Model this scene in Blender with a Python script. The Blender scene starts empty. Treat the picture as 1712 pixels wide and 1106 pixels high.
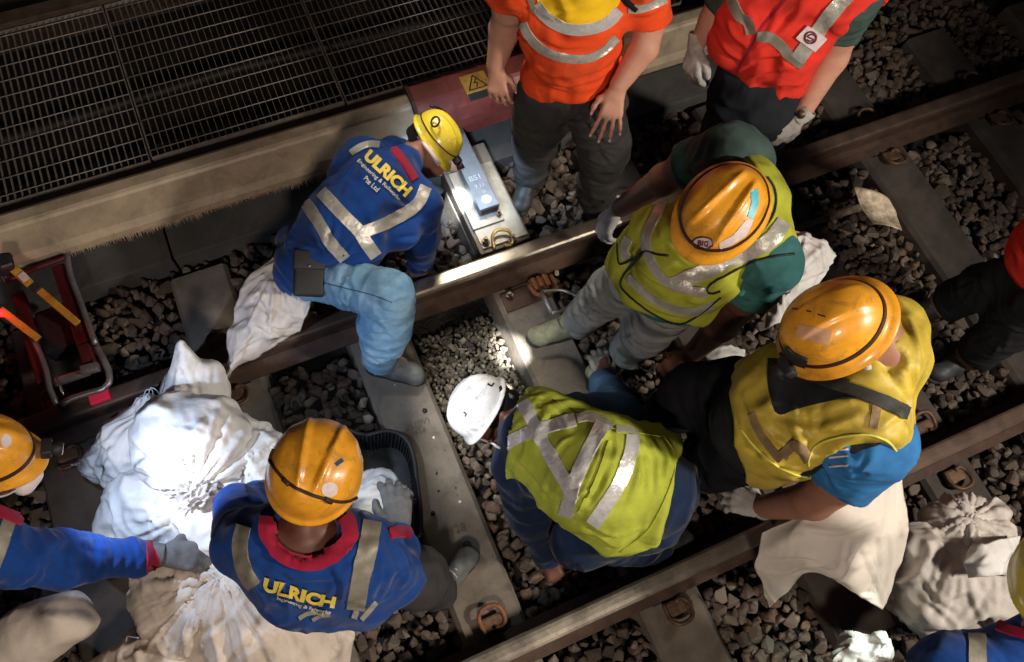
import bpy, bmesh, math, random, time
import numpy as np
from mathutils import Vector, Matrix, noise
from mathutils.bvhtree import BVHTree
from mathutils.geometry import delaunay_2d_cdt
T0 = time.time()
random.seed(7); np.random.seed(7)
S = bpy.context.scene
COL = S.collection

# ------------------------------------------------------------------ camera
YAW, PIT, ROL = 0.5515676, 1.1617261, 0.1570280
CAM = np.array([0.0, -0.7515518, 3.3244616]); F = 1339.405; PW, PH = 1712, 1106
_f = np.array([math.sin(YAW)*math.cos(PIT), math.cos(YAW)*math.cos(PIT), -math.sin(PIT)])
_r = np.array([math.cos(YAW), -math.sin(YAW), 0.0]); _u = np.cross(_r, _f)
RT = math.cos(ROL)*_r + math.sin(ROL)*_u
UP = -math.sin(ROL)*_r + math.cos(ROL)*_u
FW = _f
cam = bpy.data.objects.new('camera', bpy.data.cameras.new('camera')); COL.objects.link(cam)
cam.data.sensor_width = 36; cam.data.lens = 36*F/PW; cam.data.clip_start = 0.05; cam.data.clip_end = 200
cam.matrix_world = Matrix(((RT[0], UP[0], -FW[0], CAM[0]), (RT[1], UP[1], -FW[1], CAM[1]), (RT[2], UP[2], -FW[2], CAM[2]), (0, 0, 0, 1)))
S.camera = cam
# ------------------------------------------------------------------ exposure and world: night, trackside
S.view_settings.view_transform = 'Standard'; S.view_settings.look = 'None'
S.view_settings.exposure = 0; S.view_settings.gamma = 1; S.view_settings.use_curve_mapping = False
wd = bpy.data.worlds.new('World'); S.world = wd; wd.use_nodes = True
wd.node_tree.nodes['Background'].inputs[0].default_value = (0.55, 0.6, 0.75, 1)
wd.node_tree.nodes['Background'].inputs[1].default_value = 0.018

def ray(px, py):
    return RT*(px-PW/2)/F - UP*(py-PH/2)/F + FW
def PX(px, py, z):
    """the point at height z that the photograph shows at px, py"""
    d = ray(px, py); return CAM + d*((z-CAM[2])/d[2])
def dep(p): return float((np.asarray(p)-CAM) @ FW)
def J(px, py, z, r):
    p = PX(px, py, z); return (p, r*dep(p)/F)
def vframe(px, py):
    t = -ray(px, py); t /= np.linalg.norm(t)
    r = RT - t*(RT@t); r /= np.linalg.norm(r); u = np.cross(t, r); return r, u, t
def vdir(px, py, a, b, c):
    r, u, t = vframe(px, py); v = r*a+u*b+t*c; return v/np.linalg.norm(v)
def unit(v): v = np.asarray(v, float); return v/np.linalg.norm(v)

# lamps: work site floods, two added for rail glint, and the workers' head torches
def lamp(name, loc, target, power, color, angle, blend=0.5, size=0.05):
    l = bpy.data.lights.new(name, 'SPOT'); l.energy = power; l.color = color
    l.spot_size = math.radians(angle); l.spot_blend = blend; l.shadow_soft_size = size
    o = bpy.data.objects.new(name, l); COL.objects.link(o); o.location = loc
    o.rotation_euler = (Vector(target)-Vector(loc)).to_track_quat('-Z', 'Y').to_euler(); return o
lamp('unseen_flood', (-0.9, -3.0, 4.2), (0.5, 0.1, 0.4), 350, (1.0, 0.83, 0.69), 75, 0.9, 0.26)
lamp('unseen_flood', (1.02, 2.02, 2.9), (0.80, 0.72, 0.2), 420, (1.0, 0.93, 0.80), 30, 0.95, 0.35)  # unseen spot added where the rail top mirrors it as a glint
lamp('unseen_flood', (1.75, 2.0, 2.8), (1.05, 0.74, 0.2), 150, (1.0, 0.90, 0.74), 22, 0.95, 0.35)  # second unseen spot, added to lengthen the glint along the rail
lamp('unseen_flood', (2.9, -2.1, 3.1), (1.1, -0.1, 0.6), 450, (1.0, 0.90, 0.78), 90, 0.9, 0.16)
# ------------------------------------------------------------------ materials
MATS = {}
def mat(name, col, rough=0.6, metal=0.0, var=0.25, scale=12.0, bump=0.2, bscale=60.0, spec=0.5, col2=None, sheen=0, sss=0, coat=0, bdist=0.004, detail=8, tr=0, fold=0.0, fscale=9.0, fdist=.012, stretch=None, dirt=0.0, dscale=9.0, dcol=(.10, .075, .055)):
    if name in MATS: return MATS[name]
    m = bpy.data.materials.new(name); m.use_nodes = True; nt = m.node_tree; N = nt.nodes; L = nt.links
    b = N['Principled BSDF']; tc = N.new('ShaderNodeTexCoord')
    n1 = N.new('ShaderNodeTexNoise'); n1.inputs['Scale'].default_value = scale; n1.inputs['Detail'].default_value = detail; n1.inputs['Roughness'].default_value = 0.65
    L.new(tc.outputs['Object'], n1.inputs['Vector'])
    cr = N.new('ShaderNodeValToRGB'); c2 = col2 or tuple(c*(1-var) for c in col)
    hi = tuple(min(1, c*(1+var*0.6)) for c in col)
    cr.color_ramp.elements[0].position = 0.32; cr.color_ramp.elements[0].color = (*c2, 1)
    cr.color_ramp.elements[1].position = 0.68; cr.color_ramp.elements[1].color = (*hi, 1)
    L.new(n1.outputs['Fac'], cr.inputs['Fac']); 
    if dirt:
        nd = N.new('ShaderNodeTexNoise'); nd.inputs['Scale'].default_value = dscale; nd.inputs['Detail'].default_value = 10; nd.inputs['Roughness'].default_value = .72; nd.inputs['Distortion'].default_value = .8
        L.new(tc.outputs['Object'], nd.inputs['Vector']); dr = N.new('ShaderNodeMapRange'); dr.inputs['From Min'].default_value = .52; dr.inputs['From Max'].default_value = .74; dr.inputs['To Max'].default_value = dirt
        L.new(nd.outputs['Fac'], dr.inputs['Value']); mx = N.new('ShaderNodeMix'); mx.data_type = 'RGBA'; mx.inputs[7].default_value = (*dcol, 1)
        L.new(dr.outputs['Result'], mx.inputs['Factor']); L.new(cr.outputs['Color'], mx.inputs[6]); L.new(mx.outputs[2], b.inputs['Base Color'])
    else: L.new(cr.outputs['Color'], b.inputs['Base Color'])
    b.inputs['Metallic'].default_value = metal; b.inputs['Specular IOR Level'].default_value = spec
    rr = N.new('ShaderNodeMapRange'); rr.inputs['To Min'].default_value = max(0.03, rough-0.12); rr.inputs['To Max'].default_value = min(1, rough+0.12)
    L.new(n1.outputs['Fac'], rr.inputs['Value']); L.new(rr.outputs['Result'], b.inputs['Roughness'])
    if sheen: b.inputs['Sheen Weight'].default_value = sheen
    if coat: b.inputs['Coat Weight'].default_value = coat; b.inputs['Coat Roughness'].default_value = 0.12
    if sss:
        b.inputs['Subsurface Weight'].default_value = sss; b.inputs['Subsurface Radius'].default_value = (0.012, 0.005, 0.003)
    if tr: b.inputs['Transmission Weight'].default_value = tr
    if stretch:
        mp = N.new('ShaderNodeMapping'); mp.inputs['Scale'].default_value = stretch; L.new(tc.outputs['Object'], mp.inputs['Vector']); L.new(mp.outputs['Vector'], n1.inputs['Vector'])
    if bump:
        n2 = N.new('ShaderNodeTexNoise'); n2.inputs['Scale'].default_value = bscale; n2.inputs['Detail'].default_value = 6
        L.new(tc.outputs['Object'], n2.inputs['Vector'])
        bp = N.new('ShaderNodeBump'); bp.inputs['Strength'].default_value = bump; bp.inputs['Distance'].default_value = bdist
        L.new(n2.outputs['Fac'], bp.inputs['Height']); L.new(bp.outputs['Normal'], b.inputs['Normal'])
        if fold:
            n3 = N.new('ShaderNodeTexNoise'); n3.noise_type = 'RIDGED_MULTIFRACTAL'; n3.inputs['Scale'].default_value = fscale; n3.inputs['Detail'].default_value = 3; n3.inputs['Roughness'].default_value = .45; n3.inputs['Distortion'].default_value = .6
            L.new(tc.outputs['Object'], n3.inputs['Vector'])
            b3 = N.new('ShaderNodeBump'); b3.inputs['Strength'].default_value = fold; b3.inputs['Distance'].default_value = fdist
            L.new(n3.outputs['Fac'], b3.inputs['Height']); L.new(b3.outputs['Normal'], bp.inputs['Normal'])
    MATS[name] = m; return m
def island_mat(name, cols, rough=0.85, bump=0.6, bscale=90.):
    """each stone its own tone"""
    m = bpy.data.materials.new(name); m.use_nodes = True; nt = m.node_tree; N = nt.nodes; L = nt.links
    b = N['Principled BSDF']; g = N.new('ShaderNodeNewGeometry'); tc = N.new('ShaderNodeTexCoord')
    cr = N.new('ShaderNodeValToRGB'); cr.color_ramp.interpolation = 'LINEAR'
    el = cr.color_ramp.elements
    for i, c in enumerate(cols):
        e = el[i] if i < 2 else el.new(1)
        e.position = i/(len(cols)-1); e.color = (*c, 1)
    at = N.new('ShaderNodeAttribute'); at.attribute_name = 'tone'
    L.new(at.outputs['Fac'], cr.inputs['Fac'])
    n1 = N.new('ShaderNodeTexNoise'); n1.inputs['Scale'].default_value = 70; n1.inputs['Detail'].default_value = 8; L.new(tc.outputs['Object'], n1.inputs['Vector'])
    mr = N.new('ShaderNodeMapRange'); mr.inputs['From Min'].default_value = .3; mr.inputs['From Max'].default_value = .7; mr.inputs['To Min'].default_value = .62; mr.inputs['To Max'].default_value = 1.3
    L.new(n1.outputs['Fac'], mr.inputs['Value'])
    mx = N.new('ShaderNodeMix'); mx.data_type = 'RGBA'; mx.blend_type = 'MULTIPLY'; mx.inputs['Factor'].default_value = 1
    L.new(cr.outputs['Color'], mx.inputs[6]); L.new(mr.outputs['Result'], mx.inputs[7]); L.new(mx.outputs[2], b.inputs['Base Color'])
    b.inputs['Roughness'].default_value = rough; b.inputs['Specular IOR Level'].default_value = 0.35
    n2 = N.new('ShaderNodeTexNoise'); n2.inputs['Scale'].default_value = bscale; n2.inputs['Detail'].default_value = 8; L.new(tc.outputs['Object'], n2.inputs['Vector'])
    bp = N.new('ShaderNodeBump'); bp.inputs['Strength'].default_value = bump; bp.inputs['Distance'].default_value = .004
    L.new(n2.outputs['Fac'], bp.inputs['Height']); L.new(bp.outputs['Normal'], b.inputs['Normal'])
    MATS[name] = m; return m
def lit(name, col, strength):
    if name in MATS: return MATS[name]
    m = bpy.data.materials.new(name); m.use_nodes = True; b = m.node_tree.nodes['Principled BSDF']
    b.inputs['Base Color'].default_value = (*col, 1); b.inputs['Emission Color'].default_value = (*col, 1); b.inputs['Emission Strength'].default_value = strength
    MATS[name] = m; return m
M = dict(
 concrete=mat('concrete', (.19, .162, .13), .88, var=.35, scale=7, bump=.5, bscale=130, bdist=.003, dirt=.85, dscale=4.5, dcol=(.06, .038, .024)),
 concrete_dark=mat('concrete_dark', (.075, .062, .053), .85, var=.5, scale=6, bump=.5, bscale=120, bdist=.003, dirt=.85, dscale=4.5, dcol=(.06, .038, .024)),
 concrete_mark=mat('concrete_mark', (.115, .098, .08), .9, var=.3, bump=0),
 slab=mat('slab', (.09, .088, .086), .9, var=.3, scale=5, bump=.4, bscale=90, dirt=.85, dscale=4.5, dcol=(.06, .038, .024)),
 ground=mat('ground', (.02, .017, .015), .95, var=.5, scale=10, bump=1, bscale=60, bdist=.02),
 rail_rust=mat('rail_rust', (.085, .048, .032), .75, .25, var=.5, scale=14, bump=.4, bscale=110, bdist=.002),
 rail_dull_unlit=mat('rail_dull_unlit', (.115, .075, .055), .6, .4, var=.4, scale=12, bump=.3, bscale=80, bdist=.001, dirt=.6, dscale=9),
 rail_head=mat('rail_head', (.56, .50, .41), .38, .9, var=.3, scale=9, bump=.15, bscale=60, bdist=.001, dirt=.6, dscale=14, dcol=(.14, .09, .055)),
 cover=mat('cover', (.50, .395, .275), .45, var=.2, scale=5, bump=.2, bscale=45, bdist=.002, col2=(.29, .235, .17), stretch=(1, 1.2, 1.2), dirt=.6, dscale=6, dcol=(.12, .09, .06)),
 bristle=mat('bristle', (.36, .28, .19), .8, var=.4, scale=20),
 grate=mat('grate', (.30, .26, .225), .55, .4, var=.3, scale=20),
 grate_frame=mat('grate_frame', (.10, .062, .045), .7, .3, var=.4, scale=15),
 redbox=mat('redbox', (.25, .055, .04), .42, var=.35, scale=9, bump=.15),
 yellow_sign=mat('yellow_sign', (.55, .30, .03), .6, var=.3, scale=20, dirt=.8, dscale=18),
 black_ink=mat('black_ink', (.015, .013, .012), .6, bump=0),
 black_plastic=mat('black_plastic', (.016, .016, .017), .6, var=.3, scale=30, bump=.2),
 blue_steel=mat('blue_steel', (.15, .18, .23), .5, .55, var=.3, scale=12, bump=.2),
 plate=mat('plate', (.33, .31, .27), .5, .45, var=.35, scale=12, bump=.3, bscale=90, bdist=.002, dirt=.85, dscale=4.5, dcol=(.06, .038, .024)),
 steel=mat('steel', (.42, .40, .37), .35, .85, var=.3, scale=30, bump=.2),
 bolt=mat('bolt', (.16, .12, .09), .5, .7, var=.5, scale=50, bump=.4, bscale=150, bdist=.001),
 clip_rust=mat('clip_rust', (.27, .115, .05), .7, .3, var=.5, scale=50, bump=.5, bscale=150, bdist=.002),
 clip_brass=mat('clip_brass', (.50, .36, .13), .42, .6, var=.4, scale=60, bump=.3),
 clip_dark=mat('clip_dark', (.17, .10, .06), .6, .5, var=.5, scale=40, bump=.4, bscale=150, bdist=.002),
 chalk=mat('chalk', (.50, .52, .56), .8, var=.2, bump=0),
 white_plastic=mat('white_plastic', (.78, .76, .74), .5, var=.1, bump=.1),
 yellow_paint=mat('yellow_paint', (.62, .30, .03), .42, var=.3, scale=25, bump=.15),
 red_paint=mat('red_paint', (.09, .008, .010), .5, var=.4, scale=14, bump=.15),
 tube_grey=mat('tube_grey', (.30, .28, .29), .4, .6, var=.3, scale=20, bump=.1),
 blade=mat('blade', (.80, .66, .50), .55, .1, var=.55, scale=22, bump=.6, bscale=60, bdist=.003, col2=(.34, .24, .16)),
 shaft=mat('shaft', (.26, .21, .17), .4, .6, var=.5, scale=18, bump=.2),
 fabric_blue=mat('fabric_blue', (.008, .050, .235), .9, var=.18, scale=25, bump=.35, bscale=260, bdist=.002, sheen=.15, spec=.12, fold=1.0, fscale=6.5, fdist=.045, dirt=.4, dscale=8, dcol=(.05, .045, .035)),
 fabric_crimson=mat('fabric_crimson', (.36, .012, .045), .85, var=.2, scale=40, bump=.4, bscale=300, bdist=.002, sheen=.1, spec=.2),
 denim_light=mat('denim_light', (.23, .38, .52), .9, var=.3, scale=9, bump=.5, bscale=320, bdist=.002, col2=(.10, .25, .43), spec=.1, fold=1.0, fscale=6.5, fdist=.045, dirt=.4, dscale=8, dcol=(.05, .045, .035)),
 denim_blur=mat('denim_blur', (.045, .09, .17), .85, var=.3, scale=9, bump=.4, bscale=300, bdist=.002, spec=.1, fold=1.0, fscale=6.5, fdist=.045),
 navy=mat('navy', (.010, .022, .055), .9, var=.3, scale=20, bump=.35, bscale=240, bdist=.002, sheen=.1, spec=.12, fold=1.0, fscale=6.5, fdist=.045),
 black_cloth=mat('black_cloth', (.012, .013, .016), .9, var=.3, scale=20, bump=.35, bscale=240, bdist=.002, spec=.12, fold=1.0, fscale=6.5, fdist=.045),
 black_panel=mat('black_panel', (.012, .015, .019), .9, var=.3, scale=20, bump=.3, bscale=240, bdist=.002, spec=.3, fold=1.0, fscale=6.5, fdist=.045),
 strap=mat('strap', (.04, .04, .038), .6, var=.3, scale=60, bump=.5, bscale=500, bdist=.001),
 dark_trouser=mat('dark_trouser', (.040, .038, .037), .9, var=.25, scale=14, bump=.35, bscale=240, bdist=.002, spec=.3, fold=1.0, fscale=6.5, fdist=.045, dirt=.4, dscale=8, dcol=(.05, .045, .035)),
 grey_trouser=mat('grey_trouser', (.21, .215, .205), .9, var=.3, scale=10, bump=.4, bscale=260, bdist=.002, spec=.1, fold=1.0, fscale=6.5, fdist=.045, dirt=.4, dscale=8, dcol=(.05, .045, .035)),
 teal=mat('teal', (.045, .15, .15), .9, var=.25, scale=12, bump=.35, bscale=260, bdist=.002, spec=.1, fold=1.0, fscale=6.5, fdist=.045, dirt=.4, dscale=8, dcol=(.05, .045, .035)),
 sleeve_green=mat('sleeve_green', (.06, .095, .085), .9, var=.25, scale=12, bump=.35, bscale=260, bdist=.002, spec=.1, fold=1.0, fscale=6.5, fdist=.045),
 shirt_blue=mat('shirt_blue', (.03, .17, .42), .9, var=.25, scale=12, bump=.3, bscale=260, bdist=.002, spec=.3, fold=1.0, fscale=6.5, fdist=.045),
 hv_lime=mat('hv_lime', (.45, .51, .065), .9, var=.2, scale=14, bump=.4, bscale=340, bdist=.002, spec=.12, fold=1.0, fscale=6.5, fdist=.045, dirt=.4, dscale=8, dcol=(.05, .045, .035)),
 hv_olive=mat('hv_olive', (.40, .42, .045), .9, var=.2, scale=10, bump=.4, bscale=340, bdist=.002, spec=.12, fold=1.0, fscale=6.5, fdist=.045, dirt=.4, dscale=8, dcol=(.05, .045, .035)),
 hv_yellow=mat('hv_yellow', (.60, .45, .06), .5, var=.3, scale=9, bump=.3, bscale=300, bdist=.002, spec=.4, fold=1.0, fscale=6.5, fdist=.045, dirt=.4, dscale=8, dcol=(.05, .045, .035)),
 hv_orange=mat('hv_orange', (.85, .085, .02), .9, var=.12, scale=10, bump=.35, bscale=340, bdist=.002, spec=.12, fold=1.0, fscale=6.5, fdist=.045, dirt=.4, dscale=8, dcol=(.05, .045, .035)),
 hv_red=mat('hv_red', (.78, .045, .03), .9, var=.12, scale=10, bump=.35, bscale=340, bdist=.002, spec=.12, fold=1.0, fscale=6.5, fdist=.045, dirt=.4, dscale=8, dcol=(.05, .045, .035)),
 hv_panel=mat('hv_panel', (.90, .56, .02), .9, var=.12, scale=10, bump=.3, bscale=340, bdist=.002, spec=.12, fold=1.0, fscale=6.5, fdist=.045),
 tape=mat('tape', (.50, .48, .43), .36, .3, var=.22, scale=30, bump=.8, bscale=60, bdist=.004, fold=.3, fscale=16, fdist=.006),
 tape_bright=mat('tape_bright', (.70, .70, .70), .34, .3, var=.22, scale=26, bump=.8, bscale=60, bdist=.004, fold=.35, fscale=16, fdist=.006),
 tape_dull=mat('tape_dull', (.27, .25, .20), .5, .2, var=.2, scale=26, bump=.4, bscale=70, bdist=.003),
 tape_brown=mat('tape_brown', (.28, .19, .10), .5, .2, var=.3, scale=26, bump=.4, bscale=70, bdist=.003),
 piping_black=mat('piping_black', (.012, .014, .014), .6, bump=0),
 piping_yellow=mat('piping_yellow', (.75, .75, .12), .6, bump=0),
 print_yellow=mat('print_yellow', (.85, .66, .10), .6, var=.1, bump=0),
 print_pale=mat('print_pale', (.72, .70, .52), .6, var=.1, bump=0),
 hat_orange=mat('hat_orange', (.86, .38, .025), .38, var=.22, scale=14, bump=.12, bscale=60, bdist=.001, coat=.35, spec=.5, dirt=.75, dscale=16, dcol=(.16, .10, .05)),
 hat_yellow=mat('hat_yellow', (.80, .62, .05), .35, var=.12, scale=10, bump=.08, bscale=18, coat=.4, dirt=.75, dscale=16, dcol=(.16, .10, .05)),
 hat_white=mat('hat_white', (.80, .79, .77), .42, var=.22, scale=16, bump=.08, bscale=18, coat=.3, dirt=.75, dscale=16, dcol=(.16, .10, .05)),
 band_brown=mat('band_brown', (.035, .012, .008), .6, var=.3, scale=40, bump=.3),
 sticker_white=mat('sticker_white', (.72, .62, .62), .45, var=.15, scale=60, bump=0),
 sticker_pink=mat('sticker_pink', (.66, .36, .20), .5, var=.15, scale=60, bump=0),
 sticker_cyan=mat('sticker_cyan', (.07, .48, .58), .45, var=.15, scale=60, bump=0),
 logo_maroon=mat('logo_maroon', (.16, .015, .04), .5, bump=0),
 skin_fair=mat('skin_fair', (.58, .30, .21), .5, var=.10, scale=20, bump=.25, bscale=160, bdist=.001, sss=.12, spec=.4, dirt=.25, dscale=22, dcol=(.42, .14, .10)),
 skin_tan=mat('skin_tan', (.36, .17, .11), .5, var=.12, scale=20, bump=.25, bscale=160, bdist=.001, sss=.1, spec=.4),
 skin_brown=mat('skin_brown', (.13, .052, .032), .48, var=.15, scale=20, bump=.25, bscale=160, bdist=.001, sss=.05, spec=.4),
 nail=mat('nail', (.70, .42, .34), .35, var=.05, bump=0),
 hair=mat('hair', (.010, .008, .007), .6, var=.4, scale=60, bump=.8, bscale=400, bdist=.002),
 glove=mat('glove', (.50, .48, .45), .88, var=.25, scale=30, bump=.6, bscale=420, bdist=.002, spec=.1, dirt=.4, dscale=8, dcol=(.05, .045, .035)),
 glove_grey=mat('glove_grey', (.16, .155, .15), .85, var=.3, scale=30, bump=.6, bscale=420, bdist=.002, spec=.2),
 boot_dark=mat('boot_dark', (.05, .055, .055), .55, var=.4, scale=25, bump=.3),
 boot_grey=mat('boot_grey', (.14, .15, .15), .6, var=.4, scale=25, bump=.4),
 boot_lime=mat('boot_lime', (.24, .24, .15), .75, var=.45, scale=22, bump=.4),
 sole=mat('sole', (.025, .024, .022), .8, bump=.3),
 sack=mat('sack', (.74, .72, .69), .62, var=.12, scale=9, bump=.35, bscale=38, bdist=.006, spec=.3, fold=1.0, fscale=6, fdist=.08, dirt=.35, dscale=5, dcol=(.26, .21, .16)),
 sack_cream=mat('sack_cream', (.68, .59, .50), .62, var=.16, scale=7, bump=.35, bscale=38, bdist=.006, spec=.3, fold=1.0, fscale=6, fdist=.08, dirt=.35, dscale=5, dcol=(.26, .21, .16)),
 sack_grimy=mat('sack_grimy', (.60, .55, .50), .65, var=.28, scale=8, bump=.35, bscale=38, bdist=.006, spec=.3, fold=1.0, fscale=6, fdist=.08, dirt=.35, dscale=5, dcol=(.26, .21, .16)),
 sheet=mat('sheet', (.74, .68, .60), .6, var=.08, scale=5, bump=.2, bscale=30, bdist=.004, spec=.3, dirt=.35, dscale=5, dcol=(.26, .21, .16)),
)
M['stone'] = island_mat('stone', [(.045, .034, .027), (.105, .082, .066), (.15, .120, .10), (.13, .080, .052), (.20, .162, .13), (.32, .275, .235)])
M['gravel'] = island_mat('gravel', [(.05, .04, .03), (.11, .093, .07), (.16, .137, .10), (.24, .21, .16)])

# ------------------------------------------------------------------ mesh helpers
def mesh_obj(name, V, Fc, material, parent=None, smooth=True, attr=None):
    me = bpy.data.meshes.new(name)
    V = np.asarray(V, np.float32).reshape(-1, 3)
    if isinstance(Fc, np.ndarray):
        n, k = Fc.shape; me.vertices.add(len(V)); me.loops.add(n*k); me.polygons.add(n)
        me.vertices.foreach_set('co', V.ravel()); me.loops.foreach_set('vertex_index', Fc.astype(np.int32).ravel())
        me.polygons.foreach_set('loop_start', np.arange(0, n*k, k, dtype=np.int32)); me.polygons.foreach_set('loop_total', np.full(n, k, np.int32))
        me.update(calc_edges=True)
    else:
        me.from_pydata([tuple(v) for v in V.tolist()], [], [tuple(f) for f in Fc]); me.update()
    if attr is not None:
        a = me.attributes.new('tone', 'FLOAT', 'POINT'); a.data.foreach_set('value', np.asarray(attr, np.float32))
    if smooth: me.polygons.foreach_set('use_smooth', np.ones(len(me.polygons), bool))
    me.materials.append(M[material] if isinstance(material, str) else material)
    o = bpy.data.objects.new(name, me); COL.objects.link(o)
    if parent is not None: o.parent = parent
    return o
def rebase(o, loc):
    """move an object's origin to loc, geometry stays"""
    l = Vector(loc); o.data.transform(Matrix.Translation(-l)); o.location = l
def empty(name, loc, label, cat, group=None):
    o = bpy.data.objects.new(name, None); COL.objects.link(o); o.location = Vector(loc); o.empty_display_size = .1
    o['label'] = label; o['category'] = cat
    if group: o['group'] = group
    return o
def adopt(root, *obs):
    for o in obs:
        o.parent = root; o.matrix_parent_inverse = Matrix.Translation(-root.location)
    return obs[0] if obs else None
def tag(o, label=None, cat=None, group=None, kind=None):
    if label: o['label'] = label
    if cat: o['category'] = cat
    if group: o['group'] = group
    if kind: o['kind'] = kind
    return o
class MB:
    def __init__(s): s.V = []; s.F = []
    def add(s, V, Fc):
        n = len(s.V); s.V += [tuple(v) for v in V]; s.F += [tuple(i+n for i in f) for f in Fc]; return s
    def box(s, lo, hi, bev=0.0, T=None):
        bm = bmesh.new(); bmesh.ops.create_cube(bm, size=1)
        lo = np.array(lo, float); hi = np.array(hi, float)
        for v in bm.verts: v.co = Vector(lo+(np.array(v.co)+.5)*(hi-lo))
        if bev: bmesh.ops.bevel(bm, geom=bm.edges[:], offset=bev, segments=2, affect='EDGES', profile=.6)
        if T is not None: bm.transform(T)
        s.add([v.co[:] for v in bm.verts], [[v.index for v in f.verts] for f in bm.faces]); bm.free(); return s
    def tube(s, pts, r, seg=8, caps=True):
        pts = [np.array(p, float) for p in pts]; n = len(pts); V = []; Fc = []
        rs = r if isinstance(r, (list, tuple)) else [r]*n; prev = None
        for i, p in enumerate(pts):
            t = pts[min(i+1, n-1)]-pts[max(i-1, 0)]; t = t/(np.linalg.norm(t)+1e-9)
            a = prev if prev is not None else (np.array([0, 0, 1.]) if abs(t[2]) < .9 else np.array([1., 0, 0]))
            x = a-t*(a@t); x /= np.linalg.norm(x)+1e-9; prev = x; y = np.cross(t, x)
            for k in range(seg):
                an = 2*math.pi*k/seg; V.append(p+(x*math.cos(an)+y*math.sin(an))*rs[i])
        for i in range(n-1):
            for k in range(seg):
                k2 = (k+1) % seg; Fc.append((i*seg+k, i*seg+k2, (i+1)*seg+k2, (i+1)*seg+k))
        if caps: Fc.append(tuple(range(seg-1, -1, -1))); Fc.append(tuple((n-1)*seg+k for k in range(seg)))
        return s.add(V, Fc)
    def cyl(s, c, ax, r, h, seg=12): 
        ax = unit(ax); c = np.array(c, float); return s.tube([c, c+ax*h], r, seg)
    def extrude(s, prof, x0, x1, n=1):
        """closed profile of (y, z) swept along X"""
        V = []; k = len(prof); Fc = []
        for i in range(n+1):
            x = x0+(x1-x0)*i/n; V += [(x, y, z) for y, z in prof]
        for i in range(n):
            for j in range(k):
                j2 = (j+1) % k; Fc.append((i*k+j, (i+1)*k+j, (i+1)*k+j2, i*k+j2))
        Fc.append(tuple(range(k))); Fc.append(tuple(n*k+j for j in range(k-1, -1, -1)))
        return s.add(V, Fc)
    def build(s, name, material, parent=None, smooth=False):
        o = mesh_obj(name, s.V, s.F, material, None, smooth)
        if parent is not None: adopt(parent, o)
        return o

# ------------------------------------------------------------------ numpy noise
def _h(i, j, k, sd):
    n = (i*374761393+j*668265263+k*2147483647+sd*1274126177) & 0xffffffff
    n = ((n ^ (n >> 13))*1274126177) & 0xffffffff
    return ((n ^ (n >> 16)) & 0xffff)/32767.5-1
def vnoise(P, sd=0):
    P = np.asarray(P, float); I = np.floor(P).astype(np.int64); f = P-I; f = f*f*f*(f*(f*6-15)+10)
    r = 0
    for a in (0, 1):
        for b in (0, 1):
            for c in (0, 1):
                w = (f[:, 0] if a else 1-f[:, 0])*(f[:, 1] if b else 1-f[:, 1])*(f[:, 2] if c else 1-f[:, 2])
                r = r+w*_h(I[:, 0]+a, I[:, 1]+b, I[:, 2]+c, sd)
    return r
def crease(P, sd=0):
    """sharp fold lines, 0 in the valleys and up to 1 on the crests"""
    return 1-np.abs(vnoise(P, sd))*1.9
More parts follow.
